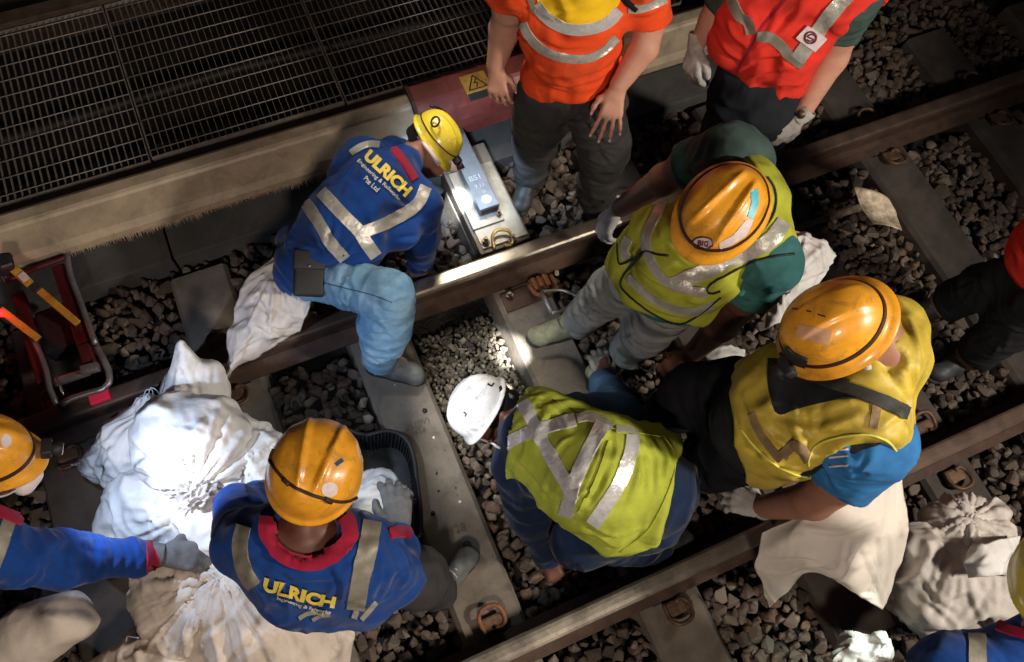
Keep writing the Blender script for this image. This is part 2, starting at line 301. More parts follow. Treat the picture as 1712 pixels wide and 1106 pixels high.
# ------------------------------------------------------------------ implicit surfaces
def cap(tagn, a, b, n=None, s=1.0):
    return (tagn, np.asarray(a[0], float), np.asarray(b[0], float), a[1], b[1], None if n is None else unit(n), s)
def prim_d(P, pr):
    _, A, B, ra, rb, n, s = pr
    ab = B-A; L2 = ab@ab; q = P-A
    t = np.clip((q@ab)/L2, 0, 1) if L2 > 1e-12 else np.zeros(P.shape[:-1])
    v = q-t[..., None]*ab
    if n is not None: v = v+n*((s-1)*(v@n))[..., None]
    return np.sqrt((v*v).sum(-1))-(ra+(rb-ra)*t)
def surface(prims, h=0.01, k=0.03, inflate=0.0, cuts=(), holes=(), noise_amp=0, smooth=1):
    """blend tapered capsules into one continuous skin, surface nets"""
    lo = np.min([np.minimum(p[1]-p[3], p[2]-p[4]) for p in prims], 0)-inflate-k-2.5*h
    hi = np.max([np.maximum(p[1]+p[3], p[2]+p[4]) for p in prims], 0)+inflate+k+2.5*h
    n = np.ceil((hi-lo)/h).astype(int)+1
    BIG = .08; D = np.full(n, BIG, np.float32)
    ax = [lo[i]+h*np.arange(n[i]) for i in range(3)]
    def sub(a, b, m):
        i0 = np.maximum(((a-m-lo)/h).astype(int), 0); i1 = np.minimum(((b+m-lo)/h).astype(int)+2, n)
        sl = tuple(slice(i0[i], i1[i]) for i in range(3))
        G = np.stack(np.meshgrid(*[ax[i][sl[i]] for i in range(3)], indexing='ij'), -1)
        return sl, G
    for p in prims:
        m = max(p[3], p[4])+inflate+k+2*h
        sl, G = sub(np.minimum(p[1], p[2]), np.maximum(p[1], p[2]), m)
        d = prim_d(G, p)-inflate; o = D[sl]
        hh = np.clip(k-np.abs(o-d), 0, None)/k if k > 0 else 0
        D[sl] = np.where(o >= BIG*.99, np.minimum(o, d), np.minimum(o, d)-hh*hh*k*.25)
    for (c, nn, r) in cuts:      # remove everything beyond the plane, within r of c
        c = np.asarray(c, float); nn = unit(nn); sl, G = sub(c, c, r)
        v = G-c; pd = v@nn; near = np.linalg.norm(v, axis=-1) < r
        D[sl] = np.where(near & (pd > -3*h), np.maximum(D[sl], pd), D[sl])
    for p in holes:
        sl, G = sub(np.minimum(p[1], p[2]), np.maximum(p[1], p[2]), max(p[3], p[4])+2*h)
        D[sl] = np.maximum(D[sl], -prim_d(G, p))
    ins = D < 0
    c8 = [ins[a:n[0]-1+a, b:n[1]-1+b, c:n[2]-1+c] for a in (0, 1) for b in (0, 1) for c in (0, 1)]
    anyv = np.logical_or.reduce(c8); allv = np.logical_and.reduce(c8); act = anyv & ~allv
    idx = np.full(act.shape, -1, np.int64); I = np.argwhere(act); idx[act] = np.arange(len(I))
    acc = np.zeros((len(I), 3)); cnt = np.zeros(len(I))
    for axis in range(3):
        o1, o2 = [q for q in range(3) if q != axis]
        for a in (0, 1):
            for b in (0, 1):
                s0 = I.copy(); s0[:, o1] += a; s0[:, o2] += b; s1 = s0.copy(); s1[:, axis] += 1
                d0 = D[s0[:, 0], s0[:, 1], s0[:, 2]]; d1 = D[s1[:, 0], s1[:, 1], s1[:, 2]]
                cr = (d0 < 0) != (d1 < 0); t = np.where(cr, d0/np.where(d0 == d1, 1, d0-d1), 0)
                pt = s0.astype(float); pt[:, axis] += t
                acc += np.where(cr[:, None], pt, 0); cnt += cr
    V = lo+h*acc/np.maximum(cnt, 1)[:, None]
    Q = []
    for axis in range(3):
        o1, o2 = (axis+1) % 3, (axis+2) % 3
        s0 = [slice(None)]*3; s1 = [slice(None)]*3
        s0[axis] = slice(0, -1); s1[axis] = slice(1, None)
        a = ins[tuple(s0)]; b = ins[tuple(s1)]; E = np.argwhere(a != b)
        E = E[(E[:, o1] > 0) & (E[:, o2] > 0) & (E[:, o1] < n[o1]-1) & (E[:, o2] < n[o2]-1)]
        f = a[E[:, 0], E[:, 1], E[:, 2]]
        def c(da, db):
            e = E.copy(); e[:, o1] -= da; e[:, o2] -= db; return idx[e[:, 0], e[:, 1], e[:, 2]]
        q = np.stack([c(1, 1), c(0, 1), c(0, 0), c(1, 0)], 1)
        q[~f] = q[~f][:, ::-1]; Q.append(q)
    Q = np.concatenate(Q); Q = Q[(Q >= 0).all(1)]
    for _ in range(smooth): V = lap(V, Q, .5)
    return V, Q
def lap(V, Q, w):
    s = np.zeros_like(V); c = np.zeros(len(V))
    for i in range(4):
        for j in ((i+1) % 4, (i+3) % 4):
            for a in range(3): s[:, a] += np.bincount(Q[:, i], V[Q[:, j], a], len(V))
            c += np.bincount(Q[:, i], minlength=len(V))
    return V*(1-w)+w*s/np.maximum(c, 1)[:, None]
def normals(V, Q):
    fn = np.cross(V[Q[:, 2]]-V[Q[:, 0]], V[Q[:, 3]]-V[Q[:, 1]]); N = np.zeros_like(V)
    for i in range(4):
        for a in range(3): N[:, a] += np.bincount(Q[:, i], fn[:, a], len(V))
    return N/(np.linalg.norm(N, axis=1)[:, None]+1e-12)
def wrinkle(V, Q, prims, amp, sd=0, around=3.0, along=13.0, skew=.35, lo=-1, hi=1):
    """cloth folds that run round each limb, blended between limbs"""
    N = normals(V, Q); num = 0; den = 0
    for i, pr in enumerate(prims):
        ab = pr[2]-pr[1]; L = np.linalg.norm(ab)
        if L < 1e-4: continue
        ax = ab/L; d = prim_d(V, pr); w = np.exp(-np.clip(d, -.1, 1)/.02); s = V@ax
        P = (V-s[:, None]*ax)*around+ax*(s*along)[:, None]
        P = P+skew*np.stack([vnoise(V*5, sd+1), vnoise(V*5+9, sd+2), vnoise(V*5+17, sd+3)], 1)
        f = crease(P, sd+i)*.6+crease(P*1.9+3, sd+i+5)*.45+crease(P*3.6+11, sd+i+9)*.14
        num = num+w*f; den = den+w
    f = num/(den+1e-9)
    env = 1.15+.75*vnoise(V*6+31, sd+8)
    d = (f-.35)*amp*env+vnoise(V*7, sd+9)*amp*.5
    d = np.where(d < 0, lo*np.tanh(d/lo), hi*np.tanh(d/hi))
    return V+N*d[:, None]
BV = {}
def bvh(o):
    if o.name not in BV:
        mw = o.matrix_world if o.parent is None else Matrix.Translation(Vector((0, 0, 0)))
        BV[o.name] = BVHTree.FromPolygons([v.co for v in o.data.vertices], [p.vertices[:] for p in o.data.polygons])
    return BV[o.name]
CV = Vector(CAM)
def cast(trees, px, py, off=.003):
    """where the sight line through px, py meets the surface: the mark lies there on the cloth"""
    d = Vector(ray(px, py)).normalized(); best = None
    for t in trees:
        h = t.ray_cast(CV, d)
        if h[0] is not None and (best is None or h[3] < best[3]): best = h
    if best is None: return None
    n = best[1] if best[1].dot(d) < 0 else -best[1]
    return np.array(best[0]+n*off), np.array(n)
def cast_all(trees, pts, off=.003, fill=True):
    out = [cast(trees, x, y, off) for x, y in pts]
    if not any(o is not None for o in out): return None
    if fill:
        ok = [i for i, o in enumerate(out) if o is not None]
        for i, o in enumerate(out):
            if o is None:
                j = min(ok, key=lambda q: abs(q-i)); q = out[j][0]; r = ray(*pts[i]); D = dep(q)
                p = CAM+r*D; nb = min((t.find_nearest(Vector(p)) for t in trees), key=lambda h: h[3])
                out[i] = (np.array(nb[0]+nb[1]*off), np.array(nb[1]))
    return out
def polyline(pts, step):
    pts = [np.array(p, float) for p in pts]; 
    if len(pts) > 2:     # catmull-rom
        q = [2*pts[0]-pts[1]]+pts+[2*pts[-1]-pts[-2]]; o = []
        for i in range(1, len(q)-2):
            m = max(1, int(np.linalg.norm(q[i+1]-q[i])/step))
            for k in range(m):
                t = k/m; a, b, c, d = q[i-1], q[i], q[i+1], q[i+2]
                o.append(.5*((2*b)+(c-a)*t+(2*a-5*b+4*c-d)*t*t+(3*b-a-3*c+d)*t**3))
        o.append(pts[-1]); return o
    m = max(1, int(np.linalg.norm(pts[1]-pts[0])/step)); return [pts[0]+(pts[1]-pts[0])*k/m for k in range(m+1)]
def folds(o, lines, amp=.008, width=.012, jit=.25):
    """press drawn creases into a garment: a raised crest with a hollow along one side"""
    t = [bvh(o)]; me = o.data; n = len(me.vertices); V = np.empty(n*3); me.vertices.foreach_get('co', V); V = V.reshape(-1, 3)
    Nn = np.empty(n*3); me.vertices.foreach_get('normal', Nn); Nn = Nn.reshape(-1, 3); disp = np.zeros(n)
    for k, ln in enumerate(lines):
        a = amp; w = width
        if len(ln) == 3 and isinstance(ln[1], (int, float)) : ln, a, w = ln
        pl = polyline(ln, 3); hit = [cast(t, x, y, 0) for x, y in pl]; pts = np.array([h[0] for h in hit if h is not None])
        if len(pts) < 3: continue
        lo_ = pts.min(0)-w*4; hi_ = pts.max(0)+w*4; idx = np.where(((V > lo_) & (V < hi_)).all(1))[0]
        if not len(idx): continue
        D = np.linalg.norm(V[idx][:, None]-pts[None], axis=2); j_ = D.argmin(1); d = D[np.arange(len(idx)), j_]
        u = j_/(len(pts)-1); env = np.clip(np.sin(np.pi*np.clip(u*.86+.07, 0, 1)), 0, 1)**.6
        tn = np.gradient(pts, axis=0); tn /= np.linalg.norm(tn, axis=1)[:, None]+1e-9
        side = np.einsum('ij,ij->i', np.cross(tn[j_], Nn[idx]), V[idx]-pts[j_]); s_ = side/w
        prof = np.exp(-(d/w)**2)*1.0-.75*np.exp(-((s_-1.5)/.9)**2)*np.exp(-(np.sqrt(np.maximum(d*d-side*side, 0))/w)**2)
        disp[idx] += a*env*prof
    disp = np.clip(disp, -.006, .022); V += Nn*disp[:, None]; me.vertices.foreach_set('co', V.ravel()); me.update(); BV.pop(o.name, None)
def spray(c, a0, a1, n, L, bend=.25, seed=0):
    """n creases fanning out of an anchor (armpit, elbow, knee), angles in degrees in the view"""
    rr = random.Random(seed*77+int(c[0])); out = []
    for i in range(n):
        a = math.radians(a0+(a1-a0)*(i+rr.uniform(.2, .8))/n); l = L*rr.uniform(.6, 1.15); s0 = rr.uniform(.08, .3)*l; b = bend*rr.uniform(-1, 1)
        out.append([(c[0]+math.cos(a+b*t)*(s0+(l-s0)*t), c[1]+math.sin(a+b*t)*(s0+(l-s0)*t)) for t in (0, .33, .66, 1)])
    return out
def strip(name, obs, pts, width, material, parent, off=.004, step=4, thick=.004):
    """a tape sewn on the cloth: follows the surface, has its own thickness"""
    tr = [bvh(o) for o in obs]; pl = polyline(pts, step); nc = 5; V = []; Nn = []
    rows = []
    for i, p in enumerate(pl):
        t = pl[min(i+1, len(pl)-1)]-pl[max(i-1, 0)]; t /= np.linalg.norm(t)+1e-9; s = np.array([-t[1], t[0]])
        w = width if not isinstance(width, (list, tuple)) else width[0]+(width[1]-width[0])*i/max(1, len(pl)-1)
        rows += [p+s*w*(c/(nc-1)-.5) for c in range(nc)]
    hit = cast_all(tr, rows, off)
    if hit is None: print('strip missed', name); return None
    V = np.array([h[0] for h in hit]); Nn = np.array([h[1] for h in hit]); n = len(pl)
    Nn = Nn.reshape(n, nc, 3); Nn[1:-1] = (Nn[:-2]+2*Nn[1:-1]+Nn[2:])/4; Nn = Nn.reshape(-1, 3)
    # settle depth steps where the line crosses an edge
    G = V.reshape(n, nc, 3)
    under = np.vstack([V, V-Nn*thick*2])
    Fc = []
    K = n*nc
    for i in range(n-1):
        for c in range(nc-1):
            a = i*nc+c; Fc.append((a, a+1, a+nc+1, a+nc))
        for c in (0, nc-1):
            a = i*nc+c; b = a+nc; Fc.append((K+a, K+b, 2*K+b, 2*K+a) if c == 0 else (K+b, K+a, 2*K+a, 2*K+b))
    for i in (0, n-1):
        for c in range(nc-1):
            a = i*nc+c; Fc.append((K+a+1, K+a, 2*K+a, 2*K+a+1) if i == 0 else (K+a, K+a+1, 2*K+a+1, 2*K+a))
    o = mesh_obj(name, np.vstack([V, under]), Fc, material); adopt(parent, o); return o
def cord(name, obs, pts, r, material, parent, off=.0, step=4):
    tr = [bvh(o) for o in obs]; hit = cast_all(tr, polyline(pts, step), off)
    if hit is None: print('cord missed', name); return None
    return MB().tube([h[0] for h in hit], r, 6).build(name, material, parent, True)
def patch(name, obs, poly, material, parent, off=.003, grid=6, curve=True):
    """a flat panel or print of traced outline laid on a curved surface"""
    tr = [bvh(o) for o in obs]
    P = polyline(list(poly)+[poly[0]], grid)[:-1] if curve else sum([polyline([poly[i], poly[(i+1) % len(poly)]], grid)[:-1] for i in range(len(poly))], [])
    pts = [tuple(p) for p in P]; xs = [p[0] for p in pts]; ys = [p[1] for p in pts]
    def inside(x, y):
        c = False
        for i in range(len(pts)):
            x1, y1 = pts[i]; x2, y2 = pts[i-1]
            if (y1 > y) != (y2 > y) and x < (x2-x1)*(y-y1)/(y2-y1)+x1: c = not c
        return c
    inn = [(x, y) for x in np.arange(min(xs), max(xs), grid) for y in np.arange(min(ys), max(ys), grid) if inside(x, y)]
    n = len(pts); r = delaunay_2d_cdt([Vector(p) for p in pts+inn], [], [list(range(n))], 1, 1e-4)
    hit = cast_all(tr, [tuple(v) for v in r[0]], off)
    if hit is None: print('patch missed', name); return None
    V = [h[0] for h in hit]; k = len(V); under = V+[h[0]-h[1]*.006 for h in hit]
    Fc = [tuple(f)[::-1] for f in r[2]]
    cnt = {}
    for f in Fc:
        for i in range(len(f)):
            e = (f[i], f[(i+1) % len(f)]); cnt[e] = 1
    side = [(k+a, 2*k+a, 2*k+b, k+b) for (a, b) in cnt if (b, a) not in cnt]
    o = mesh_obj(name, V+under, Fc+side, material)
    bm = bmesh.new(); bm.from_mesh(o.data); bmesh.ops.recalc_face_normals(bm, faces=bm.faces[:]); bm.to_mesh(o.data); bm.free()
    adopt(parent, o); return o
def text_geo(body, bold=.0, shear=0.0):
    cu = bpy.data.curves.new('lettering', 'FONT'); cu.body = body; cu.size = 1; cu.offset = bold; cu.shear = shear; cu.align_x = 'CENTER'; cu.align_y = 'CENTER'; cu.resolution_u = 3
    o = bpy.data.objects.new('lettering', cu); COL.objects.link(o)
    dg = bpy.context.evaluated_depsgraph_get(); me = bpy.data.meshes.new_from_object(o.evaluated_get(dg))
    V = [v.co[:] for v in me.vertices]; Fc = [p.vertices[:] for p in me.polygons]
    bpy.data.objects.remove(o); bpy.data.curves.remove(cu); bpy.data.meshes.remove(me); return np.array(V), Fc
def text_on(name, obs, body, c, width, height, ang, material, parent, bold=0.02, off=.006, bend=0, shear=0.0):
    """lettering printed on cloth: c centre in the photo, ang clockwise degrees"""
    V, Fc = text_geo(body, bold, shear); w = V[:, 0].max()-V[:, 0].min(); h = V[:, 1].max()-V[:, 1].min()
    V[:, 0] -= (V[:, 0].max()+V[:, 0].min())/2; V[:, 1] -= (V[:, 1].max()+V[:, 1].min())/2
    a = math.radians(ang); X = V[:, 0]/w*width; Y = -V[:, 1]/h*height + bend*(V[:, 0]/w*2)**2
    pts = [(c[0]+x*math.cos(a)-y*math.sin(a), c[1]+x*math.sin(a)+y*math.cos(a)) for x, y in zip(X, Y)]
    hit = cast_all([bvh(o) for o in obs], pts, off)
    if hit is None: print('text missed', name); return None
    return adopt(parent, mesh_obj(name, [q[0] for q in hit], Fc, material, smooth=False))
def flat_text(name, body, origin, xdir, ydir, width, material, parent=None, bold=.01, off=(0, 0, 0)):
    V, Fc = text_geo(body, bold); w = V[:, 0].max()-V[:, 0].min(); s = width/w
    V = np.array(origin)+np.outer(V[:, 0]*s, xdir)+np.outer(V[:, 1]*s, ydir)
    o = mesh_obj(name, V, Fc, material, smooth=False)
    if parent is not None: adopt(parent, o)
    return o
# ------------------------------------------------------------------ the setting
SL = [-1.84, -1.15, -.46, .19, .88, 1.57, 2.26, 2.95, 3.64, 4.33]
g = MB(); nx, ny = 90, 70; V = []; Fc = []
for i in range(nx+1):
    for j in range(ny+1):
        x = -14+32*i/nx; y = -9+20*j/ny; V.append((x, y, -.165+.012*noise.noise(Vector((x*2, y*2, 0)))))
for i in range(nx):
    for j in range(ny):
        a = i*(ny+1)+j; Fc.append((a, a+ny+1, a+ny+2, a+1))
tag(mesh_obj('ground', V, Fc, 'ground'), kind='structure')
# concrete slabs along the cable trough, behind the third rail
for i, (a, b) in enumerate([(-3.6, -2.07), (-2.06, -1.31), (-1.30, -.545), (-.535, .22), (.23, .82), (.93, 1.62), (1.63, 2.4)]):
    s = MB().box((a, 1.36 if a < .5 else 1.33, -.1), (b, 2.0, .03+.004*(i % 2)), .006)
    o = s.build('trough_slab', 'slab' if a < .2 else 'blue_slab' if False else 'slab'); rebase(o, ((a+b)/2, 1.6, 0))
    tag(o, ['dark concrete slab at the far left under the beige rail cover', 'dark concrete slab behind the red tool frame', 'dark concrete slab left of the joint beside the loose ballast', 'dark concrete slab right of the joint, behind the kneeling worker', 'dark slab beside the yellow helmet, under the end of the beige cover', 'slab lit bluish grey beside the stamped bracket beam', 'dark slab behind the legs of the worker in the red vest'][i], 'slab', 'concrete slabs under the rail cover')
# rails
def rail_profile(yc, z0=.008):
    h = [(-.0, 0)]
    half = [(.075, 0), (.075, .009), (.035, .020), (.012, .032), (.0085, .055), (.0085, .10), (.012, .124), (.030, .133), (.036, .139), (.036, .158), (.033, .167), (.024, .1715), (.010, .1725)]
    return [(yc+y, z0+z) for y, z in half]+[(yc-y, z0+z) for y, z in reversed(half)]
rails = []
for yc, lab in ((.7525, 'steel running rail the kneeling worker straddles, its top shining beside the bracket'), (-.7525, 'dull steel running rail crossing the lower right of the track')):
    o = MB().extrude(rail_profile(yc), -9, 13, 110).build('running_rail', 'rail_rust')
    o.data.materials.append(M['rail_head']); o.data.materials.append(M['rail_dull_unlit'])
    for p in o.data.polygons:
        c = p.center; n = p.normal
        if c.z > .160 or (c.z > .145 and abs(n.y) > .9): p.material_index = 1 if (yc < 0 and c.x < 1.75) or (yc > 0 and .25 < c.x < 1.35) else 2  # dull head is rust, with the unlit look painted in too
        p.use_smooth = False
    bm = bmesh.new(); bm.from_mesh(o.data); bmesh.ops.recalc_face_normals(bm, faces=bm.faces[:]); bm.to_mesh(o.data); bm.free()
    rebase(o, (1, yc, 0)); tag(o, lab, 'rail', 'running rails'); rails.append(o)
# sleepers
clip_paths = [[(-.052, .035, .030), (-.056, -.015, .034), (-.054, -.045, .045), (-.030, -.070, .052), (.005, -.074, .052), (.040, -.064, .050), (.055, -.035, .042), (.055, .005, .030), (.030, .030, .036), (.0, .020, .040)]]
def rail_clip(parent, x, y, side, material, sc=1.0, rot=0.0):
    pts = polyline([np.array(p) for p in clip_paths[0]], .012)
    c, s = math.cos(rot), math.sin(rot)
    pts = [np.array((x+(p[0]*c-p[1]*s)*sc, y+side*(p[0]*s+p[1]*c)*sc, p[2]*sc+.006)) for p in pts]
    return MB().tube(pts, .0105*sc, 8).build('rail_clip', material, parent, True)
def shoulder(parent, x, y, side):
    m = MB().box((x-.045, y-.03, .003), (x+.045, y+.03, .035), .01)
    return m.build('clip_shoulder', 'clip_dark', parent)
slab_lab = {-1.84: 'concrete sleeper at the far left edge of the track', -1.15: 'dark concrete sleeper below the red tool frame', -.46: 'concrete sleeper under the white sacks, its end showing left of the kneeling worker', .19: 'stamped concrete sleeper beside the black tray, foot of the jeans-clad worker on it',
            .88: 'concrete sleeper carrying the bracket plate and shining lamp spots', 1.57: 'dark sleeper with the shovel blade over its end', 2.26: 'plain brown sleeper right of the shovel blade', 2.95: 'dark sleeper behind the legs at the right edge', 3.64: 'sleeper at the far right, in the dark', 4.33: 'outermost sleeper at the far right, in the dark'}
sleepers = {}
for xc in SL:
    m = MB(); bm = bmesh.new(); w, L, t = .13, 1.28, .19
    rows = [(-L, 0), (-.95, 0), (-.55, 0), (0, -.006), (.55, 0), (.95, 0), (L, 0)]
    V = []; Fc = []
    for y, dz in rows:
        V += [(xc-w-.02, y, -t), (xc-w, y, -.022+dz), (xc-w+.016, y, dz), (xc+w-.016, y, dz), (xc+w, y, -.022+dz), (xc+w+.02, y, -t)]
    for i in range(len(rows)-1):
        for k in range(6):
            k2 = (k+1) % 6; Fc.append((i*6+k, (i+1)*6+k, (i+1)*6+k2, i*6+k2))
    Fc.append(tuple(range(6))); Fc.append(tuple((len(rows)-1)*6+k for k in range(5, -1, -1)))
    root = empty('concrete_sleeper', (xc, 0, 0), slab_lab[xc], 'sleeper', 'concrete sleepers'); sleepers[xc] = root
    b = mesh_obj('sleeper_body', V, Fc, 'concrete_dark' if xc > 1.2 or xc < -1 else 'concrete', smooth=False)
    bm = bmesh.new(); bm.from_mesh(b.data); bmesh.ops.recalc_face_normals(bm, faces=bm.faces[:]); bm.to_mesh(b.data); bm.free(); adopt(root, b)
    for yr in (.7525, -.7525):
        MB().box((xc-.075, yr-.08, .0005), (xc+.075, yr+.08, .0075), .001).build('rail_pad', 'black_plastic', root)
        for side in (1, -1):
            if xc == .88 and yr > 0: continue
            y = yr+side*.115; shoulder(root, xc, y, side)
            rail_clip(root, xc+.005, y, -side, 'clip_rust' if (xc, yr, side) in ((.19, -.7525, 1),) else 'clip_dark', .86)
# the stamped sleeper: cast-in dowels, lifting marks and numbers
s0 = sleepers[.19]
for px, py, r, mt in [(725, 731, .006, 'white_plastic'), (769, 838, .006, 'white_plastic'), (710, 686, .011, 'black_ink'), (724, 857, .009, 'black_ink'), (781, 910, .017, 'concrete_dark'), (730, 791, .004, 'black_ink'), (733, 820, .004, 'black_ink'), (660, 643, .003, 'white_plastic'), (762, 815, .003, 'black_ink')]:
    p = PX(px, py, 0.001); MB().cyl((p[0], p[1], -.01), (0, 0, 1), r, .0125 if r < .01 else .0116, 14).build('cast_in_dowel' if mt == 'white_plastic' else 'hole_cap', mt, s0, True)
xa = unit(PX(720, 700, 0)-PX(670, 716, 0)); ya = np.array([-xa[1], xa[0], 0])
for body, px, py, w in (('BL(JJV)', 698, 708, .105), ('20414', 696, 724, .085)):
    flat_text('stamped_lettering', body, PX(px, py, .0022), xa, ya, w, 'concrete_mark', s0, 0)
flat_text('stamped_lettering', '128', PX(765, 885, .0022), xa, ya, .06, 'concrete_mark', s0, 0)
# the bracket of the third rail on the next sleeper
bk = empty('third_rail_bracket', (.88, 1.05, .05), 'bluish steel bracket beam with chalk writing bolted to a pale concrete block beside the rail', 'bracket')
zt = .085
MB().box((.755, .845, -.12), (1.005, 1.42, zt), .006).build('base_block', 'concrete', bk)
MB().box((.772, .865, zt+.001), (.995, 1.30, zt+.010), .002).build('steel_plate', 'plate', bk)
p = PX(789, 385, zt+.012); q = PX(847, 364, zt+.012); MB().box((p[0]+.005, p[1]-.004, zt+.011), (q[0]-.015, 1.16, zt+.022), .002).build('packing_plate', 'plate', bk)
a = PX(803, 352, .16); b = PX(833, 336, .16)
bx0, bx1, by0 = a[0]-.002, b[0], a[1]
MB().box((bx0, by0, zt+.024), (bx1, 1.68, .165), .004).build('beam', 'blue_steel', bk)
MB().box((bx0+.008, by0-.002, zt+.034), (bx1-.008, by0+.012, .152), .001).build('beam_mouth', 'black_ink', bk)
xv = np.array([1., 0, 0]); yv = np.array([0, 1., 0])
cx = (bx0+bx1)/2
flat_text('chalk_writing', 'BS1', (cx-.003, by0+.170, .1665), xv, yv, .052, 'chalk', bk, .0)
flat_text('chalk_writing', '7 11', (cx, by0+.122, .1665), xv, yv, .042, 'chalk', bk, 0)
flat_text('chalk_writing', 'O', (cx+.006, by0+.085, .1665), xv, yv, .014, 'chalk', bk, 0)
MB().cyl((cx+.002, by0+.045, .164), (0, 0, 1), .024, .0035, 24).build('round_sticker', 'sticker_white', bk, True)
flat_text('sticker_mark', 'B', (cx+.002, by0+.045, .1685), xv, yv, .014, 'blue_steel', bk, 0)
def stud(parent, x, y, z, sc=1.0, m='bolt'):
    s = MB(); s.cyl((x, y, z), (0, 0, 1), .024*sc, .006, 18); s.cyl((x, y, z+.006), (0, 0, 1), .019*sc, .012, 6); s.cyl((x, y, z+.018), (0, 0, 1), .017*sc, .010, 6); s.cyl((x, y, z+.028), (0, 0, 1), .009*sc, .022, 10)
    return s.build('stud_and_nut', m, parent)
for px, py in ((812, 402), (858, 398), (834, 357)):
    p = PX(px, py, zt+.03); stud(bk, p[0], p[1], zt+.010, .9 if py > 380 else .75)
for s_ in (1, -1):
    pass
fx = sleepers[.88]
c_ = rail_clip(bk, .865, .853, -1, 'clip_brass', .8, .25)
for v in c_.data.vertices: v.co.z += zt-.002
p = PX(856, 492, .07); stud(fx, p[0], p[1]+.02, .0, 1.0)
MB().box((.77, .565, .001), (1.0, .66, .012), .003).build('base_plate', 'rail_rust', fx)
p = PX(903, 470, .06); 
m = MB(); bx = [(p[0]-.05, p[1]-.035, .012), (p[0]+.05, p[1]+.035, .05)]; m.box(bx[0], bx[1], .012)
for dx in (-.028, .0, .028): m.box((p[0]+dx-.009, p[1]-.03, .05), (p[0]+dx+.009, p[1]+.03, .064), .003)
m.tube(polyline([np.array(q) for q in [(p[0]-.05, p[1]+.01, .045), (p[0]-.04, p[1]-.05, .055), (p[0]+.02, p[1]-.066, .058), (p[0]+.062, p[1]-.03, .05), (p[0]+.062, p[1]+.02, .045)]], .01), .011, 8)
m.build('rusty_clamp', 'clip_rust', fx, True)
# ------------------------------------------------------------------ third rail cover
def cover(x0, x1, nm='third_rail_cover', dark=False):
    root = empty(nm, ((x0+x1)/2, 1.5, .3), 'long dusty beige third rail cover with a ragged brush along its lower edge' if x0 < 0 else 'dim stretch of beige third rail cover behind the workers in orange and red', 'rail cover', 'third rail covers')
    prof = [(1.635, .15), (1.635, .325), (1.615, .338), (1.565, .342), (1.552, .336), (1.543, .326), (1.440, .292), (1.420, .262), (1.418, .225), (1.424, .225), (1.430, .255), (1.46, .275), (1.60, .30), (1.612, .15)]
    o = MB().extrude(prof, x0, x1, 14).build('cover_shell', 'cover', root, False)
    bm = bmesh.new(); bm.from_mesh(o.data); bmesh.ops.recalc_face_normals(bm, faces=bm.faces[:]); bm.to_mesh(o.data); bm.free()
    b = MB(); x = x0; rnd = random.Random(3)
    while x < min(x1, .60):
        w = rnd.uniform(.003, .006); L = rnd.uniform(.010, .030)*(1.2 if noise.noise(Vector((x*3, 0, 0))) > 0 else .75)
        y = 1.417+rnd.uniform(-.004, .004); xo = rnd.uniform(-.008, .004)
        b.add([(x, y, .232), (x+w, y, .232), (x+w*.6+xo, y-.006-L*.35, .232-L), (x, y+.005, .23), (x+w, y+.005, .23), (x+w*.6+xo, y-.003-L*.35, .232-L)], [(0, 1, 2), (5, 4, 3), (0, 3, 4, 1), (1, 4, 5, 2), (2, 5, 3, 0)])
        x += w*rnd.uniform(.75, 1.3)
    if b.V: tag(b.build('brush_edge', 'bristle', root), kind='stuff')
    MB().box((x0, 1.50, .09), (x1, 1.58, .17), .008).build('conductor_rail', 'rail_rust', root)
    return root
cover(-4.5, .70); cover(1.30, 3.3)
# red ramp cover with warning sign
rb = empty('red_end_cover', (.95, 1.5, .2), 'red brown end cover over the third rail with a yellow high voltage triangle', 'rail cover')
prof = [(1.665, .10), (1.665, .335), (1.64, .355), (1.545, .36), (1.53, .35), (1.485, .31), (1.475, .235), (1.49, .10)]
V = MB().extrude(prof, .70, 1.30, 6); o = V.build('shell', 'redbox', rb)
bm = bmesh.new(); bm.from_mesh(o.data); bmesh.ops.recalc_face_normals(bm, faces=bm.faces[:]); bm.to_mesh(o.data); bm.free()
MB().extrude([(y+(.006 if y > 1.5 else -.006), z+.006) for y, z in prof], .695, .712, 1).build('end_rib', 'rail_rust', rb)
for xx in (.885, 1.06):
    MB().extrude([(y+(.004 if y > 1.5 else -.004), z+.004) for y, z in prof], xx, xx+.006, 1).build('seam', 'redbox', rb)
p = PX(795, 137, .365)
tri = [(p[0]-.055, p[1]-.045), (p[0]+.055, p[1]-.045), (p[0], p[1]+.05)]
MB().box((p[0]-.062, p[1]-.05, .3605), (p[0]+.062, p[1]+.055, .3635), .001).build('sign_plate', 'yellow_sign', rb)
t2 = [(p[0]-.045, p[1]-.036), (p[0]+.045, p[1]-.036), (p[0], p[1]+.042)]
m = MB()
for i in range(3):
    a = np.array((*t2[i], .366)); b = np.array((*t2[(i+1) % 3], .366)); m.tube([a, b], .003, 4)
m.tube([(p[0]+.008, p[1]+.018, .366), (p[0]-.008, p[1]-.003, .366), (p[0]+.008, p[1]-.003, .366), (p[0]-.004, p[1]-.026, .366)], .0028, 4)
m.build('lightning_symbol', 'black_ink', rb)
p = PX(800, 160, .33); q = MB().box((-.045, -.018, -.002), (.045, .018, .002), .001, Matrix.Translation(Vector((p[0], 1.505, .334)))@Matrix.Rotation(math.radians(40.8), 4, 'X')); q.build('dark_label', 'black_ink', rb)
